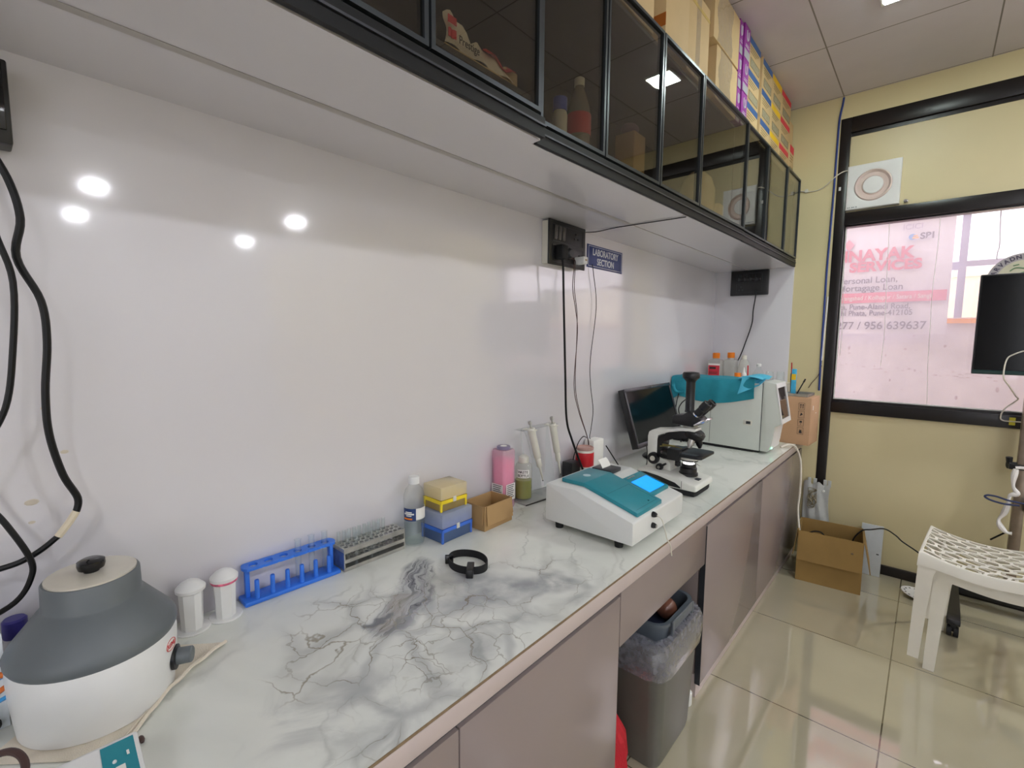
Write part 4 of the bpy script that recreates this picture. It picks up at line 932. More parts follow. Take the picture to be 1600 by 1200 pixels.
b = MB(); b.lathe([(.014, 0), (.014, .012), (.012, .016)], (.345, MY - .0372, H + .082), 24, (0, -1, 0)); b.cyl((.345, MY - .045, H + .082), (.372, MY - .045, H + .100), .006, .004, 12); kn = obj('tension_knob', b, M['black'], t)
b = MB(); b.lathe([(.006, .0155), (.005, .019)], (.345, MY - .0372, H + .082), 20, (0, -1, 0)); obj('knob_face', b, M['steel'], kn)
b = MB(); b.tube([(.395, MY + .01, H + .297), (.388, MY + .02, H + .318), (.392, MY + .035, H + .338), (.408, MY + .025, H + .352), (.424, MY + .008, H + .362)], .0022, 7); obj('camera_lead', b, M['wire'], cam)

# ------------------------------------------------------------------ haematology analyser
t = thing('haematology_analyser', 'tall pale grey analyser under the teal cloth at the worktop end', 'analyser', (.26, 2.81, H))
BY0, BY1 = 2.716, 2.918
BG = mat('analyser_pale_grey', (202, 206, 198), .4, var=.012)
b = MB(); b.prism([(.010, .764), (.492, .757), (.492, 1.112), (.010, 1.118)], BY0, BY1, 'y', .002); obj('housing', b, BG, t)
b = MB(); b.prism([(.4925, .757), (.528, .757), (.534, .764), (.546, .80), (.556, .892), (.585, .908), (.586, .913), (.549, 1.116), (.5475, 1.1185), (.50, 1.126), (.4925, 1.122)], BY0 + .001, BY1 - .001, 'y', .003); fr = obj('front_cover', b, BG, t)
fx = lambda z: .5863 - (.5863 - .5485) * (z - .911) / (1.1165 - .911)
b = MB()
def fplate(z0, z1, y0, y1, h0, h1): b.prism([(fx(z0) + h0, z0), (fx(z0) + h1, z0), (fx(z1) + h1, z1), (fx(z1) + h0, z1)], y0, y1, 'y')
fplate(.911, .934, BY0, BY1, .0005, .006); fplate(1.094, 1.1165, BY0, BY1, .0005, .006); fplate(.934, 1.094, BY0, BY0 + .016, .0005, .006); fplate(.934, 1.094, BY1 - .016, BY1, .0005, .006)
obj('display_bezel', b, M['white'], t)
b = MB(); fplate(.9342, 1.0938, BY0 + .0162, BY1 - .0162, .0005, .002); obj('display', b, mat('glossy_display', (60, 52, 50), .04, spec=.9), t, smooth=0)
b = MB(); b.prism([(.5405, .770), (.5425, .770), (.558, .889), (.556, .889)], BY0 + .012, BY1 - .012, 'y'); obj('lower_panel', b, M['white'], t, smooth=0)
b = MB(); b.sph((.5415, BY0 + .030, .776), .005, 12, 8); obj('green_indicator', b, M['lampgreen'], t)
b = MB(); b.box(.232, .2335, BY0 - .0006, BY0 + .0004, .768, 1.11); obj('panel_seam', b, M['alu_mid'], t, smooth=0)
b = MB(); b.box(.491, .4935, BY0 - .0004, BY0 + .0008, .758, 1.118); obj('panel_seam', b, M['alu_mid'], t, smooth=0)
b = MB(); b.box(.405, .450, BY0 - .0012, BY0 + .0002, .888, .914, .0005); lt = obj('side_plate', b, M['offwhite'], t)
b = MB(); b.box(.420, .442, BY0 - .0022, BY0 - .001, .894, .909); obj('latch', b, M['alu_mid'], lt, smooth=0)
b = MB(); b.box(.02, .485, BY0 + .012, BY1 - .01, H + .0005, .7605); b.box(.26, .46, BY0 + .002, BY0 + .012, H + .001, .755); obj('feet', b, M['blackmat'], t, smooth=0)
def tcl(u, v):
    x = -.005 + .46 * u; x = max(.008, x)
    wr = .004 * math.sin(13 * u) + .003 * math.sin(29 * u + 4 * v)
    s = v * .36
    if s < .21: y = BY1 + .005 - s; z = 1.1265 + .003 * abs(math.sin(9 * u + 11 * v))
    else:
        drop = (s - .21) * (.62 + .28 * math.sin(PI * u) + .35 * max(0, .12 - u) / .12); y = BY0 - .008 - .010 * math.sin(PI * min(1, (s - .21) / .15)) - wr; z = 1.1255 - drop
    if u > .82: z += .018 * ((u - .82) / .18) * max(0, 1 - abs(v - .62) / .2)
    return (x, y, z)
b = MB(); b.sheet(tcl, 48, 30, .0015)
cl = single('teal_cloth', 'teal cloth draped over the pale grey analyser', 'cloth', b, M['tealcloth'], (.26, 2.81, 1.126))
b = MB()
b.sheet(lambda u, v: (.375 + .105 * u + .02 * v, BY0 - .022 + .008 * math.sin(PI * v) - .004 * math.sin(7 * u) + .11 * max(0, u - .0) * v, 1.050 + .055 * u + .10 * v * (1 - .55 * u)), 14, 12, .0015)
b.sheet(lambda u, v: (.37 + .12 * u, BY0 - .012 + .21 * v, 1.135 + .012 * math.sin(PI * u) + .005 * math.sin(8 * v)), 10, 10, .0015)
obj('folded_corner', b, mat('light_teal_cloth', (84, 184, 212), .8, bump=.25, bscale=160), cl)
b = MB(); b.tube([(.02, BY0 - .005, 1.095), (.022, BY0 - .02, 1.075), (.03, BY0 - .022, 1.05), (.05, BY0 - .018, 1.035), (.09, BY0 - .014, 1.04)], .010, 10); obj('rolled_edge', b, M['tealcloth'], cl)
b = MB(); b.tube([(.06, BY0 - .03, 1.03), (.05, BY0 - .035, .97), (.045, BY0 - .03, .90), (.06, BY0 - .03, .82), (.09, BY0 - .04, H + .004)], .003, 7)
single('dark_lead', 'dark lead dropping from under the teal cloth behind the microscope', 'cable', b, M['wire'], (.09, BY0 - .04, H))
# behind the analyser
b = MB(); b.box(.015, .50, 2.945, 3.385, H + .0005, 1.078, .004)
single('storage_crate', 'white crate hidden behind the grey analyser, holding the bottles', 'crate', b, M['offwhite'], (.25, 3.16, H))
ZB = 1.0785
t = thing('reagent_can', 'square clear can with red label and orange cap', 'canister', (.078, 3.23, ZB))
b = MB(); b.box(.038, .120, 3.20, 3.27, ZB, ZB + .132, .010, 3); b.lathe([(.020, .128), (.020, .142)], (.079, 3.235, ZB), 24); obj('body', b, M['milky'], t)
b = MB(); b.lathe([(.021, .140), (.022, .142), (.022, .172), (.019, .175)], (.079, 3.235, ZB), 28); obj('cap', b, M['orange'], t)
b = MB(); b.box(.043, .116, 3.1982, 3.1995, ZB + .012, ZB + .106); lb = obj('label', b, M['paper'], t, smooth=0)
b = MB(); b.box(.0445, .1145, 3.1972, 3.198, ZB + .016, ZB + .094); obj('red_panel', b, M['prred'], lb, smooth=0)
b = MB(); b.box(.052, .092, 3.1962, 3.197, ZB + .070, ZB + .084); b.box(.050, .104, 3.1962, 3.197, ZB + .048, ZB + .051); b.box(.050, .100, 3.1962, 3.197, ZB + .040, ZB + .043); obj('label_print', b, M['prdark'], lb, smooth=0)
t = thing('reagent_can', 'plain frosted can with orange cap, right of the red label', 'canister', (.160, 3.27, ZB))
b = MB(); b.box(.126, .196, 3.235, 3.31, ZB, ZB + .134, .010, 3); b.lathe([(.020, .13), (.020, .146)], (.160, 3.272, ZB), 24); obj('body', b, M['milky'], t)
b = MB(); b.lathe([(.021, .144), (.022, .146), (.022, .176), (.019, .179)], (.160, 3.272, ZB), 28); obj('cap', b, M['orange'], t)
t = thing('wash_bottle', 'frosted sloping bottle with pale cap behind the teal cloth', 'bottle', (.245, 3.26, ZB))
b = MB(); b.lathe([(.034, 0), (.036, .004), (.036, .085), (.024, .128), (.014, .14)], (.245, 3.26, ZB), 32); obj('body', b, M['milky'], t)
b = MB(); b.lathe([(.015, .138), (.015, .160), (.008, .164)], (.245, 3.26, ZB), 24); obj('cap', b, M['offwhite'], t)
t = thing('dropper_bottle', 'tiny white pointed dropper bottle behind the cloth fold', 'bottle', (.285, 3.12, ZB))
b = MB(); b.lathe([(.014, 0), (.015, .05), (.010, .062)], (.285, 3.12, ZB), 20); obj('body', b, M['white'], t)
b = MB(); b.lathe([(.008, .06), (.003, .092), (.002, .094)], (.285, 3.12, ZB), 16); obj('tip', b, M['white'], t)
b = MB(); b.lathe([(.018, 0), (.018, .06)], (.255, 3.10, ZB), 20)
single('orange_vial', 'small orange topped vial peeping over the teal cloth', 'vial', b, M['orange'], (.255, 3.10, ZB))
b = MB(); b.cyl((.306, 3.13, ZB), (.298, 3.15, ZB + .105), .004, None, 10)
single('red_marker', 'thin dark red marker beside the pointed dropper bottle', 'marker', b, M['red'], (.306, 3.13, ZB))
t = thing('flask', 'clear round flask with white stopper behind the analyser', 'flask', (.342, 3.22, ZB))
b = MB(); b.lathe([(.025, 0), (.034, .02), (.034, .05), (.014, .085), (.012, .10)], (.342, 3.22, ZB), 28); obj('body', b, M['clear'], t)
b = MB(); b.lathe([(.013, .098), (.014, .112), (.010, .116)], (.342, 3.22, ZB), 20); obj('stopper', b, M['white'], t)
for i, (x, y) in enumerate(((.418, 3.16), (.468, 3.20))):
    b = MB(); b.lathe([(.021, 0), (.023, .003), (.023, .062), (.020, .068), (.021, .073), (.0195, .073), (.019, .066), (.020, .005), (.004, .004)], (x, y, ZB), 24)
    single('glass_beaker', ('little clear beaker nearer the flask, behind the display top', 'little clear beaker by the end of the white board')[i], 'beaker', b, M['glass'], (x, y, ZB), 'little beakers behind the analyser')

# carton at the end of the worktop
t = thing('carton', 'brown carton with handling symbols overhanging the worktop end', 'carton', (.60, 3.19, H))
pv = (.653, 3.095, H)
b = MB(); b.rot(pv, -3); b.box(.50, .653, 3.095, 3.292, H + .0005, H + .272, .002); obj('box', b, M['card4'], t)
b = MB(); b.rot(pv, -3)
for k in range(4):
    z = H + .062 + .047 * k; x0, x1 = .592, .622
    for (xa, xb_, za, zb_) in ((x0, x1, z, z + .0012), (x0, x1, z + .038, z + .0392), (x0, x0 + .0012, z, z + .039), (x1 - .0012, x1, z, z + .039)): b.box(xa, xb_, 3.0938, 3.0947, za, zb_)
    if k == 3:
        for xx in (.601, .612): b.box(xx, xx + .003, 3.0938, 3.0947, z + .008, z + .030); b.prism([(xx - .003, z + .026), (xx + .006, z + .026), (xx + .0015, z + .034)], 3.0938, 3.0947, 'y')
    elif k == 2: b.prism([(.600, z + .010), (.615, z + .020), (.606, z + .030)], 3.0938, 3.0947, 'y')
    elif k == 1: b.prism([(.600, z + .020), (.614, z + .020), (.612, z + .030), (.602, z + .030)], 3.0938, 3.0947, 'y'); b.box(.6062, .6078, 3.0938, 3.0947, z + .007, z + .02)
    else: b.prism([(.600, z + .006), (.616, z + .006), (.612, z + .028), (.606, z + .022), (.603, z + .03)], 3.0938, 3.0947, 'y')
obj('handling_symbols', b, M['prdark'], t, smooth=0)
b = MB(); b.rot(pv, -3); b.box(.653, .6536, 3.14, 3.15, H + .20, H + .225); b.box(.653, .6536, 3.21, 3.222, H + .175, H + .18); obj('tape_scuffs', b, M['paper'], t, smooth=0)
b = MB(); b.rot(pv, -3); z = H + .2725
b.box(.51, .625, 3.125, 3.285, z, z + .003); b.box(.51, .625, 3.125, 3.128, z, z + .016); b.box(.622, .625, 3.128, 3.285, z, z + .016); b.box(.51, .513, 3.128, 3.285, z, z + .016); b.box(.513, .622, 3.282, 3.285, z, z + .016)
single('metal_tray', 'shallow silvery tray on top of the brown carton', 'tray', b, M['steel'], (.57, 3.2, z))
ZT = z + .0035
t = thing('brush_pack', 'upright blue and yellow toothbrush pack in front of cream wall', 'packet', (.535, 3.22, ZT))
b = MB(); b.box(.523, .549, 3.214, 3.226, ZT, ZT + .150, .003); obj('blister', b, mat('sky_blue_pack', (70, 176, 218), .3, var=.12, scale=60), t)
b = MB(); b.box(.5245, .5475, 3.2128, 3.2142, ZT + .085, ZT + .120); obj('yellow_print', b, M['pryel'], t, smooth=0)
b = MB(); b.cyl((.552, 3.24, ZT), (.590, 3.25, ZT + .092), .0035, .003, 10); b.cyl((.582, 3.248, ZT + .072), (.590, 3.25, ZT + .092), .005, .004, 10)
single('black_pen', 'black pen leaning beside the blue toothbrush pack', 'pen', b, M['black'], (.552, 3.24, ZT))
t = thing('marker_pen', 'dark upright marker with red top at the white board edge', 'pen', (.518, 3.255, ZT))
b = MB(); b.cyl((.518, 3.255, ZT), (.515, 3.26, ZT + .12), .006, None, 12); obj('barrel', b, M['black'], t)
b = MB(); b.cyl((.515, 3.26, ZT + .12), (.510, 3.268, ZT + .185), .004, .003, 12); obj('red_tip', b, M['darkred'], t)

# bottle, adapter, small white box behind the white analyser
t = thing('red_bottle', 'red and white labelled bottle standing behind the teal analyser top', 'bottle', (.060, 1.70, H))
b = MB(); b.lathe([(.036, 0), (.038, .003), (.038, .118), (.034, .126), (.03, .128)], (.060, 1.70, H), 36); obj('body', b, M['offwhite'], t)
b = MB(); b.lathe([(.0383, .058), (.0388, .059), (.0388, .116), (.0383, .117)], (.060, 1.70, H), 36, None, False, False); obj('red_label', b, M['red'], t)
b = MB(); b.lathe([(.0355, .126), (.0375, .130), (.0375, .137), (.034, .139), (.030, .134)], (.060, 1.70, H), 36); obj('lid', b, mat('pinkish_lid', (190, 150, 140), .35), t)
b = MB(); b.box(.015, .065, 1.600, 1.660, H + .0005, H + .086, .003)
single('power_adapter', 'black power adapter standing between the pipettes and red bottle', 'adapter', b, M['black'], (.04, 1.63, H))
b = MB(); b.box(.008, .058, 1.775, 1.860, H + .0005, H + .150, .004)
single('white_carton', 'small white carton against the wall behind the red bottle', 'carton', b, M['paper'], (.03, 1.82, H))

# ------------------------------------------------------------------ switchboards, sign, cables
t = thing('switchboard', 'black socket board with white sides carrying plugs beside the sign', 'switchboard', (0, 1.58, 1.70))
b = MB(); b.box(.0005, .030, 1.460, 1.700, 1.624, 1.782, .001); obj('back_box', b, M['offwhite'], t)
b = MB(); b.box(.030, .037, 1.455, 1.704, 1.620, 1.787, .003); obj('face_plate', b, M['black'], t)
b = MB()
for (z0_, z1_) in ((1.708, 1.772), (1.632, 1.696)):
    for (ya, yb_, za, zb_) in ((1.478, 1.684, z0_, z0_ + .0015), (1.478, 1.684, z1_ - .0015, z1_), (1.478, 1.4795, z0_, z1_), (1.6825, 1.684, z0_, z1_)): b.box(.037, .0378, ya, yb_, za, zb_)
obj('silver_lines', b, M['alu_mid'], t, smooth=0)
for k in range(3):
    b = MB(); b.rot((.037, 1.50, 1.742), 4, 'Y'); b.box(.0365, .043, 1.484 + .026 * k, 1.504 + .026 * k, 1.716, 1.766, .0015); obj('rocker_switch', b, mat('dark_rocker', (66, 64, 62), .35) if k == 0 else bpy.data.materials['dark_rocker'], t)
b = MB()
for yy_, zz_ in ((1.632, 1.752), (1.625, 1.735), (1.645, 1.735), (1.588, 1.655), (1.60, 1.672), (1.656, 1.672), (1.646, 1.655), (1.666, 1.655)): b.lathe([(.0042, .0001), (.0042, .0009)], (.037, yy_, zz_), 14, (1, 0, 0))
obj('socket_holes', b, M['blackgl'], t)
t = thing('power_plug', 'black three pin plug in the socket board, thick cable below', 'plug', (.04, 1.512, 1.66))
b = MB(); b.box(.0385, .075, 1.493, 1.530, 1.640, 1.694, .006, 3); obj('body', b, M['blackmat'], t)
b = MB(); b.tube([(.060, 1.512, 1.645), (.062, 1.515, 1.60), (.060, 1.524, 1.50), (.060, 1.545, 1.20), (.060, 1.560, 1.02), (.062, 1.598, .93), (.078, 1.632, .84), (.090, 1.668, .765), (.12, 1.66, .7505), (.22, 1.60, .7505)], .0044, 8); obj('lead', b, M['wire'], t)
t = thing('charger_plug', 'grey round plug in the socket board next to the black plug', 'plug', (.04, 1.556, 1.67))
b = MB(); b.lathe([(.018, 0), (.020, .004), (.020, .026), (.014, .034)], (.038, 1.556, 1.668), 26, (1, 0, 0)); obj('body', b, M['black'], t)
b = MB(); b.tube([(.052, 1.556, 1.65), (.050, 1.600, 1.655), (.045, 1.612, 1.62), (.045, 1.606, 1.54), (.045, 1.632, 1.45), (.05, 1.640, 1.364), (.045, 1.630, 1.155), (.045, 1.665, 1.045), (.045, 1.735, .926), (.045, 1.752, .88), (.045, 1.758, .80), (.05, 1.76, .752)], .0016, 6); b.tube([(.052, 1.558, 1.65), (.052, 1.606, 1.65), (.045, 1.620, 1.62), (.045, 1.618, 1.54), (.045, 1.640, 1.45), (.05, 1.636, 1.364), (.045, 1.640, 1.155), (.045, 1.672, 1.045), (.045, 1.737, .926), (.045, 1.756, .88), (.045, 1.763, .80), (.05, 1.765, .752)], .0016, 6); obj('twin_lead', b, M['brownwire'], t)
t = thing('phone_charger', 'white phone charger plugged in at the sign side of the board', 'charger', (.04, 1.64, 1.655))
b = MB(); b.box(.0385, .085, 1.622, 1.652, 1.636, 1.664, .004, 3); obj('body', b, M['white'], t)
b = MB(); b.box(.0851, .0862, 1.631, 1.643, 1.648, 1.653); obj('port', b, mat('port_tan', (150, 120, 70), .4), t, smooth=0)
b = MB(); b.tube([(.012, 1.80, 1.66), (.012, 1.812, 1.62), (.012, 1.841, 1.479), (.012, 1.804, 1.254), (.012, 1.809, 1.141), (.012, 1.836, 1.023), (.012, 1.824, .94), (.02, 1.80, .905), (.03, 1.79, .899)], .0016, 6)
single('thin_lead', 'thin dark lead hanging down the wall below the blue sign', 'cable', b, M['wire'], (.03, 1.79, .899))
b = MB(); b.tube([(.035, 1.708, 1.776), (.06, 1.76, 1.7845), (.15, 1.752, 1.7865), (.30, 1.757, 1.7865), (.43, 1.762, 1.7865)], .002, 6)
single('board_cord', 'thin black lead running outward under the wall cabinets from the board', 'cable', b, M['wire'], (.035, 1.71, 1.776))
b = MB(); b.tube([(.045, 1.735, .915), (.05, 1.70, .925), (.05, 1.665, .905), (.045, 1.645, .86), (.042, 1.64, .834)], .002, 6)
single('adapter_lead', 'thin looped lead joining the black adapter behind the red bottle', 'cable', b, M['wire'], (.042, 1.64, .834))
b = MB(); b.cyl((.075, 1.85, .865), (.13, 1.90, .752), .0026, None, 8)
single('dark_rod', 'short dark rod leaning on the small white carton', 'rod', b, M['wire'], (.13, 1.90, .7475))
t = thing('wall_sign', 'blue sign reading LABORATORY SECTION on the white wall', 'sign', (0, 1.925, 1.697))
b = MB(); b.box(.0005, .0035, 1.773, 2.078, 1.648, 1.745, .0008); obj('plate', b, M['navy'], t)
b = MB()
for (ya, yb_, za, zb_) in ((1.781, 2.070, 1.7375, 1.7395), (1.781, 2.070, 1.6535, 1.6555), (1.781, 1.783, 1.6535, 1.7395), (2.068, 2.070, 1.6535, 1.7395)): b.box(.0036, .0041, ya, yb_, za, zb_)
Mt = lambda y, z: Matrix.Translation((.0039, y, z)) @ Matrix.Rotation(PI / 2, 4, 'Z') @ Matrix.Rotation(PI / 2, 4, 'X')
b.text('LABORATORY', .040, Mt(1.9255, 1.703), sx=.86, align='CENTER', bold=.0008); b.text('SECTION', .040, Mt(1.9255, 1.664), sx=.90, align='CENTER', bold=.0008)
obj('lettering', b, M['letter'], t, smooth=0)
t = thing('wall_socket', 'black socket panel on the white end board under the cabinets', 'socket panel', (.216, YL - .03, 1.71))
b = MB(); b.box(.104, .330, YL - .030, YL - .0065, 1.629, 1.787, .003); obj('plate', b, M['black'], t)
b = MB(); y_ = YL - .0308
for (z0_, z1_) in ((1.712, 1.768), (1.648, 1.704)):
    for (xa, xb_, za, zb_) in ((.140, .296, z0_, z0_ + .0012), (.140, .296, z1_ - .0012, z1_), (.140, .1412, z0_, z1_), (.2948, .296, z0_, z1_)): b.box(xa, xb_, y_, y_ + .001, za, zb_)
for q in ((.158, 1.664), (.178, 1.664), (.168, 1.684)): b.lathe([(.0045, 0), (.0045, .001)], (q[0], y_ + .0008, q[1]), 12, (0, -1, 0))
obj('grey_lines', b, M['alu_mid'], t)
b = MB()
for k in range(4): b.box(.148 + .036 * k, .178 + .036 * k, YL - .034, YL - .0302, 1.718, 1.762, .001)
obj('switch_row', b, M['blackgl'], t)
b = MB(); b.tube([(.262, YL - .033, 1.665), (.264, YL - .040, 1.625), (.250, YL - .025, 1.53), (.246, YL - .020, 1.448), (.215, YL - .02, 1.33), (.180, YL - .025, 1.217), (.150, 3.34, 1.15), (.125, 3.32, 1.10), (.11, 3.325, 1.082)], .0035, 7)
single('socket_lead', 'black lead hanging from the far socket panel down to the bottles', 'cable', b, M['wire'], (.11, 3.325, 1.08))
t = thing('socket_box', 'black socket box cut by the left frame edge, above the looped cables', 'socket box', (.025, -.02, 1.69))
b = MB(); b.box(.0005, .050, -.16, .066, 1.633, 1.757, .003); obj('case', b, M['black'], t)
b = MB(); b.box(.0500, .0535, -.155, .060, 1.652, 1.752, .001); obj('face', b, M['blackgl'], t)
t = thing('spliced_cable', 'thick black cable with cream tape splice looping down the wall', 'cable', (.05, .06, 1.0))
XC = .045
cp = lambda L_: [(XC + .04 * (1 if z > 1.6 else 0), y * .93 + .083, z - .004) for y, z in L_]
def onw(pts): return pts
wp = [(.050, .030, 1.64), (.06, .055, 1.58), (.066, .065, 1.52), (.066, .057, 1.46), (.066, .080, 1.395), (.066, .083, 1.33), (.066, .076, 1.25), (.066, .076, 1.18), (.066, .088, 1.11), (.066, .104, 1.065), (.066, .100, 1.04)]
b = MB(); b.tube(wp, .0052, 8); obj('upper_run', b, M['wire'], t)
b = MB(); b.tube([(.066, .101, 1.043), (.066, .090, 1.025), (.066, .076, 1.006)], .0058, 8); obj('tape_splice', b, M['cream_tape'], t)
b = MB(); b.tube([(.066, .078, 1.008), (.066, .055, .99), (.066, .030, .978), (.06, .0, .972), (.05, -.06, .962), (.045, -.12, .93), (.05, -.16, .85), (.07, -.18, .78), (.11, -.18, .7505)], .0046, 8); obj('lower_run', b, M['wire'], t)
b = MB(); b.tube([(.045, .02, 1.634), (.08, .035, 1.50), (.082, .050, 1.42), (.082, .042, 1.306), (.08, .030, 1.23), (.07, .005, 1.17), (.068, -.008, 1.13), (.075, -.002, 1.09), (.086, .018, 1.050), (.090, .040, .99), (.088, .040, .957), (.08, .02, .92), (.055, -.03, .885), (.030, -.08, .83), (.028, -.14, .77), (.08, -.17, .7500)], .0042, 8)
single('curved_cable', 'thinner black cable curving away beside the spliced cable', 'cable', b, M['wire'], (.08, -.17, .75))
# ------------------------------------------------------------------ exhaust fan, wires on the far wall
FXc, FZc = .827, 2.206
t = thing('exhaust_fan', 'square white exhaust fan above the window, round grille in its middle', 'fan', (FXc, YL, FZc))
b = MB(); q = .121; n = 48
def sqr(r, y): 
    out = []
    for k in range(n):
        a = 2 * PI * k / n; c, s = math.cos(a), math.sin(a); m_ = r / max(abs(c), abs(s)); out.append((FXc + m_ * c, y, FZc + m_ * s))
    return out
def crc(r, y): return [(FXc + r * math.cos(2 * PI * k / n), y, FZc + r * math.sin(2 * PI * k / n)) for k in range(n)]
b.loft([sqr(q, YL + .014), sqr(q, YL - .016), sqr(q - .004, YL - .020), crc(.092, YL - .022), crc(.086, YL - .020), crc(.082, YL + .010)], False, False); obj('face', b, M['white'], t)
b = MB(); b.loft([crc(.0855, YL - .0205), crc(.080, YL - .027), crc(.074, YL - .020), crc(.070, YL - .012), crc(.052, YL - .012), crc(.0475, YL - .018), crc(.0475, YL + .002), crc(.0855, YL + .002)], False, False); obj('grille_ring', b, mat('pinkish_clear_ring', (222, 204, 196), .10, var=.02, coat=.5), t)
b = MB(); b.lathe([(.046, 0), (.047, .014), (.044, .018), (.004, .0205)], (FXc, YL - .004, FZc), 40, (0, -1, 0)); obj('centre_disc', b, M['white'], t)
b = MB()
for k, w_ in enumerate((.006, .004, .008, .005, .007)): b.box(.716 + .0095 * k, .716 + .0095 * k + w_, YL - .0212, YL - .0202, 2.094, 2.099)
obj('name_mark', b, mat('grey_print', (120, 124, 126), .6), t, smooth=0)
b = MB(); b.lathe([(.011, 0), (.010, .012), (.006, .016)], (.975, YL + .0155, 2.098), 20, (0, -1, 0))
single('hook_knob', 'small bright chrome knob on the cream board right of the fan', 'knob', b, M['chrome'], (.975, YL, 2.098))
b = MB(); b.tube([(.704, YL - .012, 2.308), (.68, YL - .012, 2.306), (.645, YL - .016, 2.284), (.60, YL - .01, 2.245), (.568, YL - .006, 2.230), (.52, YL - .006, 2.228), (.47, YL - .006, 2.240)], .0028, 6)
single('fan_lead', 'pale lead swinging from the exhaust fan to the wall cabinet', 'cable', b, M['whitewire'], (.704, YL - .012, 2.308))
b = MB(); b.tube([(.660, YL - .005, 2.722), (.656, YL - .005, 2.68), (.646, YL - .006, 2.596), (.644, YL - .006, 2.40), (.643, YL - .006, 2.205), (.640, YL - .006, 1.98), (.637, YL - .006, 1.765), (.638, YL - .006, 1.50), (.639, YL - .006, 1.232), (.641, YL - .006, 1.038)], .0055, 7)
single('blue_cable', 'long blue cable running down beside the dark window frame', 'cable', b, M['bluewire'], (.641, YL - .006, 1.038))
b = MB(); b.tube([(.652, YL - .007, 1.60), (.648, YL - .007, 1.42), (.646, YL - .007, 1.28), (.645, YL - .007, 1.22)], .004, 6)
single('white_cable', 'short white cable run beside the blue cable, level with the banner', 'cable', b, M['paper'], (.645, YL - .007, 1.22))
b = MB(); b.tube([(.645, YL - .008, 1.19), (.632, YL - .008, 1.13), (.60, YL - .008, 1.08), (.585, YL - .008, 1.05)], .002, 6)
single('thin_wall_wire', 'thin wire curving from the blue cable toward the brown carton', 'cable', b, M['brownwire'], (.585, YL - .008, 1.05))
b = MB(); b.box(.666, .677, YL - .008, YL - .0042, 2.205, 2.225, .001)
single('frame_clip', 'tiny white clip on the dark frame beside the fan', 'clip', b, M['white'], (.67, YL - .006, 2.205))
b = MB(); b.box(.495, .512, YL - .012, YL - .0003, 2.225, 2.245, .002)
single('wall_clip', 'tiny beige cable clip where the fan lead meets the cabinet', 'clip', b, M['offwhite'], (.5, YL, 2.225))

# ------------------------------------------------------------------ television on its trolley
TVX0, TVX1, TVZ0, TVZ1, TVY = 1.289, 2.09, 1.187, 1.658, 3.20
t = thing('television', 'large black flat television in front of the window', 'television', (1.69, TVY, TVZ0))
b = MB(); b.box(TVX0, TVX1, TVY + .001, TVY + .035, TVZ0, TVZ1, .004); b.box(1.5, 1.9, TVY + .035, TVY + .06, 1.25, 1.55, .01); obj('shell', b, M['black'], t)
b = MB(); b.box(TVX0 + .008, TVX1 - .008, TVY - .001, TVY + .0008, TVZ0 + .022, TVZ1 - .008); obj('screen', b, M['tvblack'], t, smooth=0)
b = MB(); b.box(TVX0 + .002, TVX1 - .002, TVY - .003, TVY + .0005, TVZ0 + .001, TVZ0 + .020, .001); obj('lower_bezel', b, mat('greenish_bezel', (40, 62, 60), .2), t)
b = MB(); b.box(1.46, 1.468, TVY - .0052, TVY - .0032, 1.300, 1.306, .001); obj('port_light', b, M['paper'], t)
t = thing('television_stand', 'black wheeled stand with steel posts behind the white stools', 'stand', (1.69, 3.25, 0))
for xx, lab in ((1.503, 0), (1.88, 1)):
    b = MB(); b.box(xx - .020, xx + .020, 3.262, 3.302, .10, 1.56, .004); p_ = obj('post', b, M['steelpole'], t)
b = MB(); b.box(1.275, 2.11, 3.255, 3.310, .062, .104, .004); obj('crossbeam', b, M['black'], t)
for xx in (1.30, 2.08):
    b = MB(); b.prism([(3.36, .07), (3.36, .105), (3.22, .112), (2.93, .088), (2.87, .080), (2.87, .056), (2.93, .058), (3.2, .070)], xx - .024, xx + .024, 'x', .003); lg = obj('leg', b, M['black'], t)
    for yy_ in (2.885, 3.335):
        b = MB(); b.cyl((xx - .020, yy_, .024), (xx - .004, yy_, .024), .0238, None, 24); b.cyl((xx + .004, yy_, .024), (xx + .020, yy_, .024), .0238, None, 24); b.box(xx - .010, xx + .010, yy_ - .014, yy_ + .014, .025, .066, .003); obj('caster', b, M['blackmat'], lg)
b = MB(); b.box(1.455, 1.93, 3.252, 3.2618, .735, .760, .003); obj('bracket', b, M['black'], t)
b = MB(); b.cyl((1.483, 3.28, .752), (1.452, 3.27, .752), .016, .019, 8); b.cyl((1.457, 3.272, .765), (1.455, 3.27, .790), .011, .013, 8); obj('clamp_knob', b, M['blackmat'], t)
b = MB(); b.cyl((1.53, 3.24, .76), (1.53, 3.24, .84), .008, None, 14); obj('chrome_pin', b, M['chrome'], t)
b = MB()
wob = [(1.478, .742), (1.474, .70), (1.476, .655), (1.490, .625), (1.468, .61), (1.464, .565), (1.455, .52), (1.440, .485), (1.447, .455), (1.468, .430), (1.488, .428)]
b.tube([(x, 3.2375, z) for x, z in wob], lambda u: .0095 + .003 * math.sin(25 * u), 9); b.tube([(1.476, 3.238, .748), (1.50, 3.236, .752), (1.54, 3.230, .750), (1.58, 3.230, .758)], .007, 8)
single('rag_strip', 'twisted white rag knotted along the steel post', 'rag', b, mat('white_rag', (232, 228, 224), .9, bump=.3, bscale=200), (1.47, 3.252, .43))
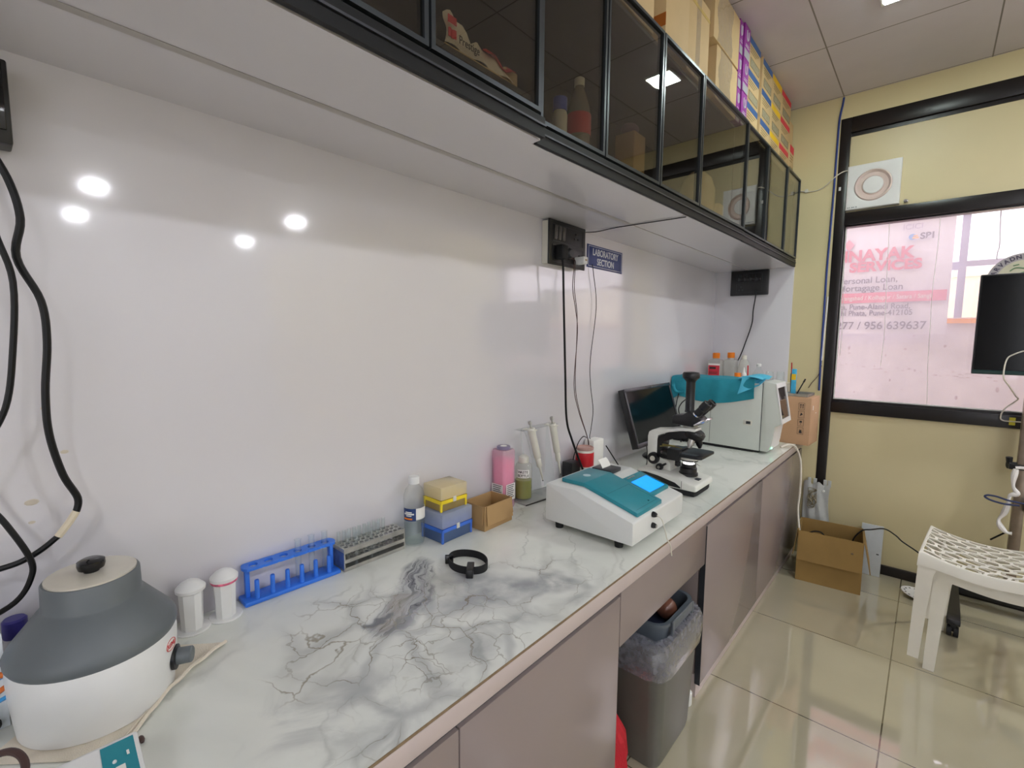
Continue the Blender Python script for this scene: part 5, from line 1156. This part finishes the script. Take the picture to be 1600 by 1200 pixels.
b = MB(); b.tube([(1.50, 3.213, .575), (1.45, 3.212, .572), (1.405, 3.21, .580), (1.383, 3.21, .592), (1.39, 3.21, .602), (1.42, 3.212, .602), (1.46, 3.213, .592), (1.50, 3.216, .588), (1.56, 3.213, .582), (1.60, 3.212, .57)], .0045, 8)
single('strap_loop', 'dark blue strap looped round the steel post above the stools', 'strap', b, mat('ink_blue_strap', (32, 44, 84), .5), (1.5, 3.235, .57))
b = MB(); b.box(1.525, 1.62, 3.19, 3.252, .53, .585, .006)
single('cable_box', 'small dark blue box hanging on the post behind stools', 'box', b, mat('dark_blue_case', (38, 48, 70), .4), (1.57, 3.22, .53))
b = MB(); b.cyl((1.475, 3.255, .43), (1.425, 3.30, .36), .004, None, 8)
single('black_stick', 'thin black stick slanting behind the stool next to the post', 'stick', b, M['wire'], (1.425, 3.3, .36))
b = MB(); b.tube([(1.55, TVY - .012, 1.34), (1.50, TVY - .012, 1.315), (1.46, TVY - .012, 1.303), (1.425, TVY - .012, 1.285), (1.404, TVY - .012, 1.262), (1.398, TVY - .012, 1.206), (1.402, TVY - .010, 1.168), (1.42, TVY + .02, 1.140), (1.455, 3.30, 1.085), (1.47, 3.37, 1.06), (1.43, 3.375, 1.01), (1.42, 3.385, .965), (1.432, 3.39, .950), (1.462, 3.391, .949), (1.50, 3.391, .950)], .0032, 7)
single('television_cable', 'white cable hanging from the television to the dark sill', 'cable', b, M['whitewire'], (1.50, 3.391, .949))
b = MB(); b.box(1.452, 1.474, YL - .0075, YL - .0043, .930, .968, .0008)
single('cord_tape', 'yellow tape tab holding the white cable on the dark sill', 'tape', b, mat('yellow_tape', (226, 214, 70), .5), (1.463, YL - .006, .93))

# ------------------------------------------------------------------ stools
def stool(name, label, ox, oy, dz, rz, group):
    hw = .192; zt_ = .445
    t = thing(name, label, 'stool', (ox, oy, dz), group)
    sag = lambda x, y: -.034 * (1 - (x / hw) ** 2) + .004 * (1 - (y / hw) ** 2)
    B = bmesh.new(); rnd = random.Random(11)
    nx, ny = 6, 9
    def node(i, j, k):
        x = -hw + 2 * hw * (i + (.5 if j % 2 else 0)) / nx; y = -hw + 2 * hw * j / ny
        rr = random.Random(i * 131 + j * 17 + k * 7 + 5)
        return x + rr.uniform(-.006, .006), y + rr.uniform(-.004, .004)
    dxh, dyh = 2 * hw / nx, 2 * hw / ny
    cache = {}
    def V(x, y):
        lim = hw - .004
        x = max(-lim, min(lim, x)); y = max(-lim, min(lim, y)); k = (round(x, 4), round(y, 4))
        if k not in cache: cache[k] = B.verts.new((x, y, zt_ + sag(x, y)))
        return cache[k]
    def corner(i, j, which):
        # shared hexagon corners, jittered by their own position
        cx_ = -hw + dxh * (i + (.5 if j % 2 else 0)) + dxh / 2; cy_ = -hw + dyh * (j + .5)
        ox_, oy_ = [(0, .66), (.5, .34), (.5, -.34), (0, -.66), (-.5, -.34), (-.5, .34)][which]
        x, y = cx_ + ox_ * dxh, cy_ + oy_ * dyh
        rr = random.Random(int(round(x * 2000)) * 7919 + int(round(y * 2000)))
        return x + rr.uniform(-.006, .006), y + rr.uniform(-.005, .005)
    for j in range(-1, ny + 1):
        for i in range(-1, nx + 1):
            hexo = [corner(i, j, w) for w in range(6)]
            mx = sum(p[0] for p in hexo) / 6; my = sum(p[1] for p in hexo) / 6
            lim = hw - .004
            cl = [(max(-lim, min(lim, x)), max(-lim, min(lim, y))) for x, y in hexo]
            w_, h_ = max(p[0] for p in cl) - min(p[0] for p in cl), max(p[1] for p in cl) - min(p[1] for p in cl)
            if w_ < .004 or h_ < .004: continue
            cm = (sum(p[0] for p in cl) / 6, sum(p[1] for p in cl) / 6)
            sh = .0046
            inn = []
            for x, y in cl:
                d = math.hypot(x - cm[0], y - cm[1]); f = max(.0, 1 - sh * 1.25 / max(d, 1e-5)); inn.append((cm[0] + (x - cm[0]) * f, cm[1] + (y - cm[1]) * f))
            small = w_ < .018 or h_ < .012
            vo = [V(*p) for p in cl]
            if small:
                f = []
                for v in vo:
                    if v not in f: f.append(v)
                if len(f) > 2:
                    try: B.faces.new(f)
                    except ValueError: pass
                continue
            vi = [B.verts.new((x, y, zt_ + sag(x, y))) for x, y in inn]
            for k in range(6):
                k2 = (k + 1) % 6
                if vo[k] is vo[k2]: f = (vo[k], vi[k2], vi[k])
                else: f = (vo[k], vo[k2], vi[k2], vi[k])
                try: B.faces.new(f)
                except ValueError: pass
    bmesh.ops.recalc_face_normals(B, faces=B.faces[:])
    for f in B.faces:
        if f.normal.z < 0: f.normal_flip()
    bmesh.ops.solidify(B, geom=B.faces[:], thickness=.004)
    b = MB(); b.M = Matrix.Translation((ox, oy, dz)) @ Matrix.Rotation(math.radians(rz), 4, 'Z'); R_ = b.M
    b.bm(B); obj('seat', b, M['stool'], t, smooth=25)
    # rolled rim and skirt, arched between the legs
    b = MB(); b.M = R_
    P = []; N_ = 20
    for side in range(4):
        for k in range(N_):
            u = -1 + 2 * k / N_
            x, y = ((u, -1), (1, u), (-u, 1), (-1, -u))[side]
            P.append((x, y, u))
    def rim(off, zf): return [((hw + off) * x, (hw + off) * y, zt_ + sag(hw * x, hw * y) + zf(u)) for x, y, u in P]
    drop = lambda u: -.038 - .022 * abs(u) ** 5
    rr_ = [rim(-.008, lambda u: .0015), rim(0, lambda u: .001), rim(.003, lambda u: -.004), rim(.006, drop), rim(.003, drop), rim(0, lambda u: -.004), rim(-.008, lambda u: -.003), rim(-.008, lambda u: .0015)]
    b.loft(rr_, False, False); obj('skirt', b, M['stool'], t, smooth=30)
    for sx, sy in ((-1, -1), (1, -1), (1, 1), (-1, 1)):
        b = MB(); b.M = R_; rings = []
        for z, out, w1 in ((zt_ - .004, .0015, .066), (.36, .003, .050), (.20, .006, .042), (.0006, .010, .036)):
            X, Y = sx * (hw + out), sy * (hw + out); th = .004
            zz = (lambda x, y: z + sag(max(-hw, min(hw, x)), max(-hw, min(hw, y)))) if z > .4 else (lambda x, y: z)
            rings.append([(x_, y_, zz(x_, y_)) for x_, y_ in ((X, Y), (X - sx * w1, Y), (X - sx * w1, Y - sy * th), (X - sx * th, Y - sy * th), (X - sx * th, Y - sy * w1), (X, Y - sy * w1))])
        b.loft(rings); obj('leg', b, M['stool'], t, smooth=20)
    return t
stool('stool', 'white leaf pattern plastic stool, lower of the stacked pair', 1.420, 2.690, 0, -5, 'stacked white stools')
stool('stool', 'white leaf pattern plastic stool, upper of the stacked pair', 1.368, 2.648, .056, -5, 'stacked white stools')

# ------------------------------------------------------------------ floor: box, boards, plate, bin
t, pv = openbox('floor_carton', 'big open cardboard carton on the floor by the window wall', .650, .948, 2.990, 3.235, 0, .285, .004, M['card3'], 6, pivot=(.645, 2.985, 0))
b = MB(); b.rot(pv, 6); b.prism([(2.9895, .283), (2.987, .286), (2.972, .125), (2.976, .125)], .652, .946, 'x'); obj('front_flap', b, M['card3'], t, smooth=0)
b = MB(); b.rot(pv, 6); b.prism([(.9485, .282), (.952, .285), (.985, .120), (.981, .120)], 2.995, 3.23, 'y'); obj('side_flap', b, M['card3'], t, smooth=0)
b = MB(); b.rot(pv, 6); b.prism([(.6495, .282), (.646, .285), (.628, .14), (.632, .14)], 2.995, 3.23, 'y'); obj('side_flap', b, M['card3'], t, smooth=0)
b = MB(); b.rot(pv, 6); b.sph((.90, 2.9735, .222), .006, 10, 6, (1, .15, 1)); obj('dark_stain', b, M['brownline'], t)
b = MB(); b.tube([(.662, 3.02, .17), (.690, 3.06, .255), (.735, 3.08, .272), (.765, 3.07, .255), (.775, 3.06, .20), (.765, 3.05, .10)], .004, 7)
single('coiled_lead', 'black lead arching inside the floor carton', 'cable', b, M['wire'], (.765, 3.05, .10))
b = MB(); b.tube([(.875, 3.20, .12), (.880, 3.215, .22), (.915, 3.225, .283), (.955, 3.25, .294), (1.009, 3.345, .284), (1.06, 3.34, .262), (1.091, 3.335, .237), (1.15, 3.33, .205), (1.20, 3.34, .17)], .0038, 7)
single('carton_lead', 'black lead running from the floor carton toward the stools', 'cable', b, M['wire'], (1.2, 3.34, .17))
b = MB(); b.tube([(.548, 2.93, H + .0065), (.578, 2.985, H + .016), (.606, 3.02, .742), (.626, 3.05, .67), (.632, 3.06, .58), (.632, 3.065, .48), (.632, 3.05, .38), (.650, 3.03, .26), (.665, 3.02, .16)], .0055, 8)
single('grey_lead', 'pale grey lead dropping from the analyser into the floor carton', 'cable', b, M['whitewire'], (.665, 3.02, .16))
b = MB(); b.tube([(.634, 3.075, .47), (.632, 3.07, .40), (.644, 3.05, .30), (.66, 3.035, .22), (.668, 3.03, .16)], .004, 8)
single('black_lead', 'black lead beside the pale one dropping into the carton', 'cable', b, M['wire'], (.668, 3.03, .16))
t = thing('corner_sheet', 'crumpled white plastic sheet covering the foot of the dark frame', 'sheet', (.68, 3.37, 0))
b = MB()
def crump(u, v):
    x = .600 + .142 * u + .010 * math.sin(6 * v) * (1 if u > .5 else 0); z = .002 + (.468 + .012 * math.sin(14 * u)) * v
    return (x, 3.378 - .010 * math.sin(PI * u) - .004 * math.sin(15 * u + 6 * v), z)
b.sheet(crump, 16, 18, .002); obj('sheet', b, mat('greyish_white_sheet', (186, 188, 184), .5, var=.1, scale=12), t)
b = MB()
for xx in (.618, .648, .70, .722): b.box(xx, xx + .018, 3.376, 3.384, .455, .497, .002)
obj('torn_tabs', b, bpy.data.materials['greyish_white_sheet'], t); b = MB(); b.lathe([(.007, 0), (.006, .008)], (.705, 3.368, .43), 14, (0, -1, 0)); obj('white_screw', b, M['paper'], t)
rnd = random.Random(5)
b = MB()
for k in range(7):
    b.tube([(.625 + .05 * rnd.random(), 3.366 - .012 * rnd.random(), .32 + .12 * rnd.random()) for _ in range(6)], .0018, 5)
single('wire_tangle', 'tangle of thin bare wires on the crumpled white sheet', 'wires', b, mat('bare_wire', (150, 140, 112), .4, metal=.5), (.64, 3.35, .33))
b = MB(); b.rot((.92, 3.36, 0), 0); b.prism([(3.330, .001), (3.338, .001), (3.378, .285), (3.370, .285)], .905, 1.006, 'x', .001)
t = single('white_board', 'narrow white board leaning on the wall beside the floor carton', 'board', b, mat('pale_board', (190, 194, 196), .4, var=.05), (.955, 3.335, 0))
b = MB(); b.box(.982, .994, 3.347, 3.352, .118, .128, .001); o = obj('dark_scuff', b, M['prdark'], t)
t = thing('round_plate', 'white round perforated plate on the floor behind the stools', 'plate', (1.172, 3.21, 0))
b = MB(); b.rot((1.172, 3.21, .012), 8, 'Y'); b.lathe([(.040, .004), (.066, .012), (.070, .017), (.066, .019), (.040, .010), (.004, .009)], (1.172, 3.21, .0005), 36); obj('dish', b, M['white'], t)
b = MB(); b.rot((1.172, 3.21, .012), 8, 'Y')
for k in range(14): b.lathe([(.0045, 0), (.0045, .001)], (1.172 + .054 * math.cos(k * 2 * PI / 14), 3.21 + .054 * math.sin(k * 2 * PI / 14), .0158), 10)
obj('holes', b, M['prdark'], t)

# bin
t = thing('waste_bin', 'olive grey waste bin with clear liner bag under the worktop', 'bin', (.48, 1.45, 0))
def rrect(x0, x1, y0, y1, z, r=.03, n=5, wob=0, ph=0):
    out = []
    for (cx_, cy_, a0) in ((x1 - r, y0 + r, -90), (x1 - r, y1 - r, 0), (x0 + r, y1 - r, 90), (x0 + r, y0 + r, 180)):
        for k in range(n):
            a = math.radians(a0 + 90 * k / (n - 1)); w_ = wob * math.sin(7 * a + ph + cx_ * 90); out.append((cx_ + (r + w_) * math.cos(a), cy_ + (r + w_) * math.sin(a), z + wob * .8 * math.sin(5 * a + ph)))
    return out
b = MB(); b.loft([rrect(.392, .586, 1.318, 1.590, .001, .035), rrect(.388, .590, 1.314, 1.594, .02, .038), rrect(.365, .606, 1.290, 1.612, .395, .042), rrect(.360, .611, 1.285, 1.617, .40, .045), rrect(.360, .611, 1.285, 1.617, .41, .045), rrect(.372, .598, 1.298, 1.604, .41, .04), rrect(.396, .580, 1.325, 1.582, .03, .03)], True, True); obj('body', b, M['binout'], t)
b = MB(); 
b.loft([rrect(.358, .6135, 1.283, 1.6195, .315, .05, 6, .003, 1), rrect(.353, .618, 1.278, 1.625, .345, .05, 6, .004, 2), rrect(.355, .617, 1.280, 1.624, .372, .05, 6, .004, 4), rrect(.356, .616, 1.280, 1.623, .402, .05, 6, .004, 5), rrect(.362, .609, 1.288, 1.615, .428, .045, 6, .004, 0), rrect(.380, .590, 1.306, 1.595, .432, .04, 6, .003, 3)], False, False); obj('liner_bag', b, M['bag'], t)
t = thing('inner_bin', 'slate grey tub with clip handle set inside the lined bin', 'tub', (.50, 1.46, .26))
b = MB(); b.loft([rrect(.420, .558, 1.350, 1.545, .10, .03), rrect(.405, .585, 1.332, 1.582, .455, .045), rrect(.400, .592, 1.326, 1.589, .458, .05), rrect(.400, .592, 1.326, 1.589, .468, .05), rrect(.411, .580, 1.338, 1.577, .468, .042), rrect(.426, .552, 1.356, 1.54, .11, .03)], True, True); obj('body', b, M['binin'], t)
b = MB(); b.box(.5925, .600, 1.375, 1.545, .440, .471, .003); b.box(.592, .601, 1.375, 1.387, .412, .471, .002); b.box(.592, .601, 1.533, 1.545, .412, .471, .002); obj('clip_handle', b, mat('slate_handle', (92, 98, 104), .4), t)
b = MB(); b.sph((.525, 1.50, .435), .036, 24, 14)
single('brown_ball', 'shiny brown ball resting in the slate grey tub', 'ball', b, M['brownball'], (.525, 1.5, .399))
b = MB(); b.box(.430, .552, 1.365, 1.535, .1105, .400, .01)
single('tub_contents', 'dark blue bundle inside the slate grey tub', 'bundle', b, mat('navy_bundle', (32, 38, 62), .7), (.49, 1.45, .111))
b = MB()
b.loft([[(.46 + (.085 + .008 * math.sin(9 * a + 14 * z)) * s * math.cos(a), 1.185 + (.072 + .008 * math.sin(7 * a + 9 * z)) * s * math.sin(a), z) for a in [2 * PI * k / 28 for k in range(28)]] for z, s in ((.001, .85), (.03, 1.0), (.10, 1.06), (.17, .95), (.22, .6), (.24, .2))])
single('red_sack', 'red fabric sack on the floor beside the olive grey bin', 'sack', b, M['darkred'], (.46, 1.185, 0))
b = MB(); b.lathe([(.014, .0005), (.016, .004), (.016, .05), (.010, .058)], (.552, 1.662, 0), 20)
single('white_vial', 'tiny white vial on the floor behind the bin', 'vial', b, M['white'], (.552, 1.662, 0))
b = MB(); b.box(.02, .04, 1.082, 1.708, .0005, .70); 
single('bay_back_panel', 'grey back panel of the open bay behind the bin', 'panel', b, M['lgrey'], (.03, 1.39, 0), smooth=0)

# ------------------------------------------------------------------ cartons on top of the wall cabinets
ZC = 2.3005
GR = {}
def carton(label, y0, y1, z0, z1, xf, m, group=None, deep=.30, decor=None, name='carton', b_=.002):
    t = thing(name, label, 'carton', ((2 * xf - deep) / 2, (y0 + y1) / 2, z0), group)
    b = MB(); b.box(xf - deep, xf, y0 + .001, y1 - .001, z0 + .0004, z1 - .0004, b_); obj('box', b, m, t)
    if decor: decor(t, y0, y1, z0, z1, xf)
    return t
def tapes(t, y0, y1, z0, z1, xf):
    b = MB(); w = (y1 - y0)
    b.sheet(lambda u, v: (xf + .0012 + .0018 * abs(math.sin(11 * u + 5 * v)) + .001 * math.sin(40 * v), y0 + w * (.12 + .55 * u) + .01 * math.sin(9 * v), z0 + (z1 - z0) * v), 12, 16, .0006); obj('tape', b, M['tape'], t)
def ytape(t, y0, y1, z0, z1, xf):
    b = MB(); b.box(xf + .0004, xf + .0012, y0 + .075, y0 + .115, z0 + .001, z1 - .001); obj('tape', b, M['tape'], t, smooth=0)
    b = MB(); b.box(xf + .0004, xf + .001, y0 + .002, y1 - .002, z1 - .05, z1 - .038); obj('yellow_strip', b, mat('yellowed_tape', (196, 168, 90), .5), t, smooth=0)
def frame_print(t, y0, y1, z0, z1, xf):
    b = MB()
    for (ya, yb_, za, zb_) in ((y0 + .20, y0 + .29, z0 + .085, z0 + .088), (y0 + .20, y0 + .29, z0 + .16, z0 + .163), (y0 + .20, y0 + .203, z0 + .085, z0 + .163), (y0 + .287, y0 + .29, z0 + .085, z0 + .163)): b.box(xf + .0003, xf + .0009, ya, yb_, za, zb_)
    obj('printed_frame', b, M['prdark'], t, smooth=0)
def scribble(t, y0, y1, z0, z1, xf):
    b = MB()
    for k in range(3): b.tube([(xf + .001, y0 + .05 + .04 * k, z0 + .20 + .03 * k), (xf + .001, y0 + .065 + .04 * k, z0 + .23 + .03 * k), (xf + .001, y0 + .07 + .04 * k, z0 + .21 + .03 * k)], .0012, 5)
    obj('pen_marks', b, mat('faint_ink', (150, 136, 110), .6), t)
    b = MB(); b.box(xf - .2, xf + .0006, y0 - .0004, y0 + .0004, z0 + .05, z0 + .09) ; obj('brown_label', b, mat('rust_label', (170, 96, 30), .6), t, smooth=0)
carton('tan carton printed with a dark square, nearest on the cabinet tops', 1.165, 1.500, ZC, ZC + .36, .405, M['card2'], deep=.28, decor=frame_print)
carton('tall plain tan carton between printed carton and taped cartons', 1.552, 1.742, ZC, ZC + .40, .42, M['card2'], decor=scribble)
carton('tan carton with yellowed tape strip beside the tall plain carton', 1.752, 1.958, ZC, 2.592, .412, M['card2'], decor=ytape)
carton('dark topped carton lying on the yellowed tape carton', 1.752, 1.945, 2.5925, 2.715, .395, M['cardin'])
carton('lower tan carton wrapped in crinkled clear tape', 2.022, 2.285, ZC, 2.500, .42, M['card2'], 'taped tan cartons', decor=tapes)
carton('upper tan carton wrapped in crinkled clear tape, near the ceiling', 1.966, 2.272, 2.5005, 2.700, .425, M['card2'], 'taped tan cartons', decor=tapes)
def purp(t, y0, y1, z0, z1, xf):
    w, h = y1 - y0, z1 - z0
    b = MB(); b.box(xf + .0003, xf + .0009, y0 + .004, y1 - .004, z0 + .004, z0 + h * .27); obj('grey_label', b, mat('silver_label', (168, 170, 178), .5) if 'silver_label' not in bpy.data.materials else bpy.data.materials['silver_label'], t, smooth=0)
    b = MB(); yc, zc = y0 + w * .5, z0 + h * .70
    b.tube([(xf + .001, yc - w * .14, zc + h * .14), (xf + .001, yc - w * .14, zc - h * .06), (xf + .001, yc, zc - h * .13), (xf + .001, yc + w * .14, zc - h * .06), (xf + .001, yc + w * .14, zc + h * .14)], .003, 6)
    b.box(xf + .0003, xf + .0012, y0 + w * .2, y1 - w * .2, z0 + h * .36, z0 + h * .38); b.box(xf + .0003, xf + .0012, y0 + w * .25, y1 - w * .25, z0 + h * .42, z0 + h * .435)
    obj('white_print', b, M['letter'], t)
for k, lab in enumerate(('bottom', 'middle', 'top')):
    carton('purple carton with grey label, %s of the front purple stack' % lab, 2.336, 2.420, ZC + .1415 * k, ZC + .1415 * (k + 1), .426, M['purple'], 'purple cartons', decor=purp)
for k, lab in enumerate(('bottom', 'middle', 'top')):
    carton('purple carton half hidden behind taped carton, %s of three' % lab, 2.2875, 2.334, ZC + .140 * k, ZC + .140 * (k + 1), .42, M['purple'], 'purple cartons', decor=purp)
def striped(mstripe, low=False):
    def f(t, y0, y1, z0, z1, xf):
        w, h = y1 - y0, z1 - z0
        b = MB(); b.box(xf + .0003, xf + .0009, y0 + .006, y1 - .006, z1 - h * .24, z1 - h * .04); obj('colour_stripe', b, mstripe, t, smooth=0)
        b = MB(); b.box(xf + .0003, xf + .0009, y0 + w * .16, y1 - w * .10, z0 + h * .08, z0 + h * .36); o = obj('printed_panel', b, M['prgrey'], t, smooth=0)
        b = MB()
        for (ya, yb_, za, zb_) in ((.16, .90, .08, .095), (.16, .90, .345, .36), (.16, .175, .08, .36), (.885, .90, .08, .36)): b.box(xf + .001, xf + .0014, y0 + w * ya, y0 + w * yb_, z0 + h * za, z0 + h * zb_)
        for q in range(3): b.box(xf + .001, xf + .0014, y0 + w * .12, y0 + w * (.8 - .12 * q), z0 + h * (.66 - .08 * q), z0 + h * (.68 - .08 * q))
        obj('dark_print', b, mat('carton_ink', (120, 100, 62), .7) if 'carton_ink' not in bpy.data.materials else bpy.data.materials['carton_ink'], o, smooth=0)
    return f
cols = [('blue striped tan carton beside the purple stack', 2.422, 2.615, .42, M['prblue'], 3, .1405, 'blue striped cartons'),
        ('blue striped tan carton next to the yellow striped stack', 2.655, 2.842, .42, M['prblue'], 3, .1400, 'blue striped cartons'),
        ('yellow striped tan carton between blue and red stripes', 2.846, 3.040, .42, M['pryel'], 3, .1400, 'yellow striped cartons'),
        ('red striped tan carton close to the far wall', 3.044, 3.270, .42, M['prred'], 3, .1400, 'red striped cartons')]
for lab, y0, y1, xf, ms, n_, hh, gr in cols:
    for k in range(n_):
        carton('%s, %s row' % (lab, ('bottom', 'middle', 'top')[k]), y0, y1, ZC + hh * k, ZC + hh * (k + 1), xf, M['card2'], gr, decor=striped(ms))
carton('slim tan carton with red print touching the cream wall, lower', 3.275, 3.385, ZC, ZC + .20, .425, M['card2'], 'slim cartons at the cream wall', decor=striped(M['prred']))
carton('slim plain tan carton touching the cream wall, upper', 3.275, 3.380, ZC + .2005, ZC + .33, .415, M['card2'], 'slim cartons at the cream wall')

# ------------------------------------------------------------------ light and camera
w = bpy.data.worlds.new('World'); SC.world = w; w.use_nodes = True; nt = w.node_tree; bg = nt.nodes['Background']
sky = nt.nodes.new('ShaderNodeTexSky'); sky.sky_type = 'HOSEK_WILKIE'; sky.turbidity = 9; sky.ground_albedo = .4; sky.sun_direction = (.2, .5, .84)
mx = nt.nodes.new('ShaderNodeMixRGB'); mx.inputs[0].default_value = .93; mx.inputs[2].default_value = (.95, .935, .985, 1)
nt.links.new(sky.outputs[0], mx.inputs[1]); nt.links.new(mx.outputs[0], bg.inputs[0]); bg.inputs[1].default_value = 1.75
pl = bpy.data.lights.new('window_portal', 'AREA'); pl.shape = 'RECTANGLE'; pl.size = 1.28; pl.size_y = 1.02; pl.cycles.is_portal = True
po = bpy.data.objects.new('window_portal', pl); COL.objects.link(po); po.location = (1.35, YL + .06, 1.495); po.rotation_euler = (-PI / 2, 0, 0)
pl2 = bpy.data.lights.new('window_portal', 'AREA'); pl2.shape = 'RECTANGLE'; pl2.size = 3.6; pl2.size_y = 1.6; pl2.cycles.is_portal = True
p2 = bpy.data.objects.new('window_portal', pl2); COL.objects.link(p2); p2.location = (3.8, YB - .08, 1.6); p2.rotation_euler = (PI / 2, 0, 0)  # sky portal for the added back opening

cam = bpy.data.cameras.new('camera'); co = bpy.data.objects.new('camera', cam); COL.objects.link(co)
cam.sensor_width = 36; cam.lens = 36 * 743.64 / 1600; cam.clip_start = .02
yaw, pit, rol = .7211, -.0978, .0086
f = Vector((-math.sin(yaw) * math.cos(pit), math.cos(yaw) * math.cos(pit), math.sin(pit))); r = Vector((math.cos(yaw), math.sin(yaw), 0)); u = r.cross(f)
r2 = math.cos(rol) * r + math.sin(rol) * u; u2 = -math.sin(rol) * r + math.cos(rol) * u
m4 = Matrix.Identity(4)
for i, v in enumerate((r2, u2, -f)): m4.col[i][0:3] = v
m4.col[3][0:3] = (1.13857, 0, 1.34332)
co.matrix_world = m4
SC.camera = co
SC.view_settings.view_transform = 'Standard'; SC.view_settings.look = 'None'; SC.view_settings.gamma = 1; SC.view_settings.exposure = 1.15; SC.view_settings.use_curve_mapping = False
SC.cycles.use_denoising = True
SC.cycles.max_bounces = 10; SC.cycles.transparent_max_bounces = 24; SC.cycles.diffuse_bounces = 5; SC.cycles.glossy_bounces = 5
SC.cycles.caustics_reflective = False; SC.cycles.caustics_refractive = False; SC.cycles.sample_clamp_indirect = 6
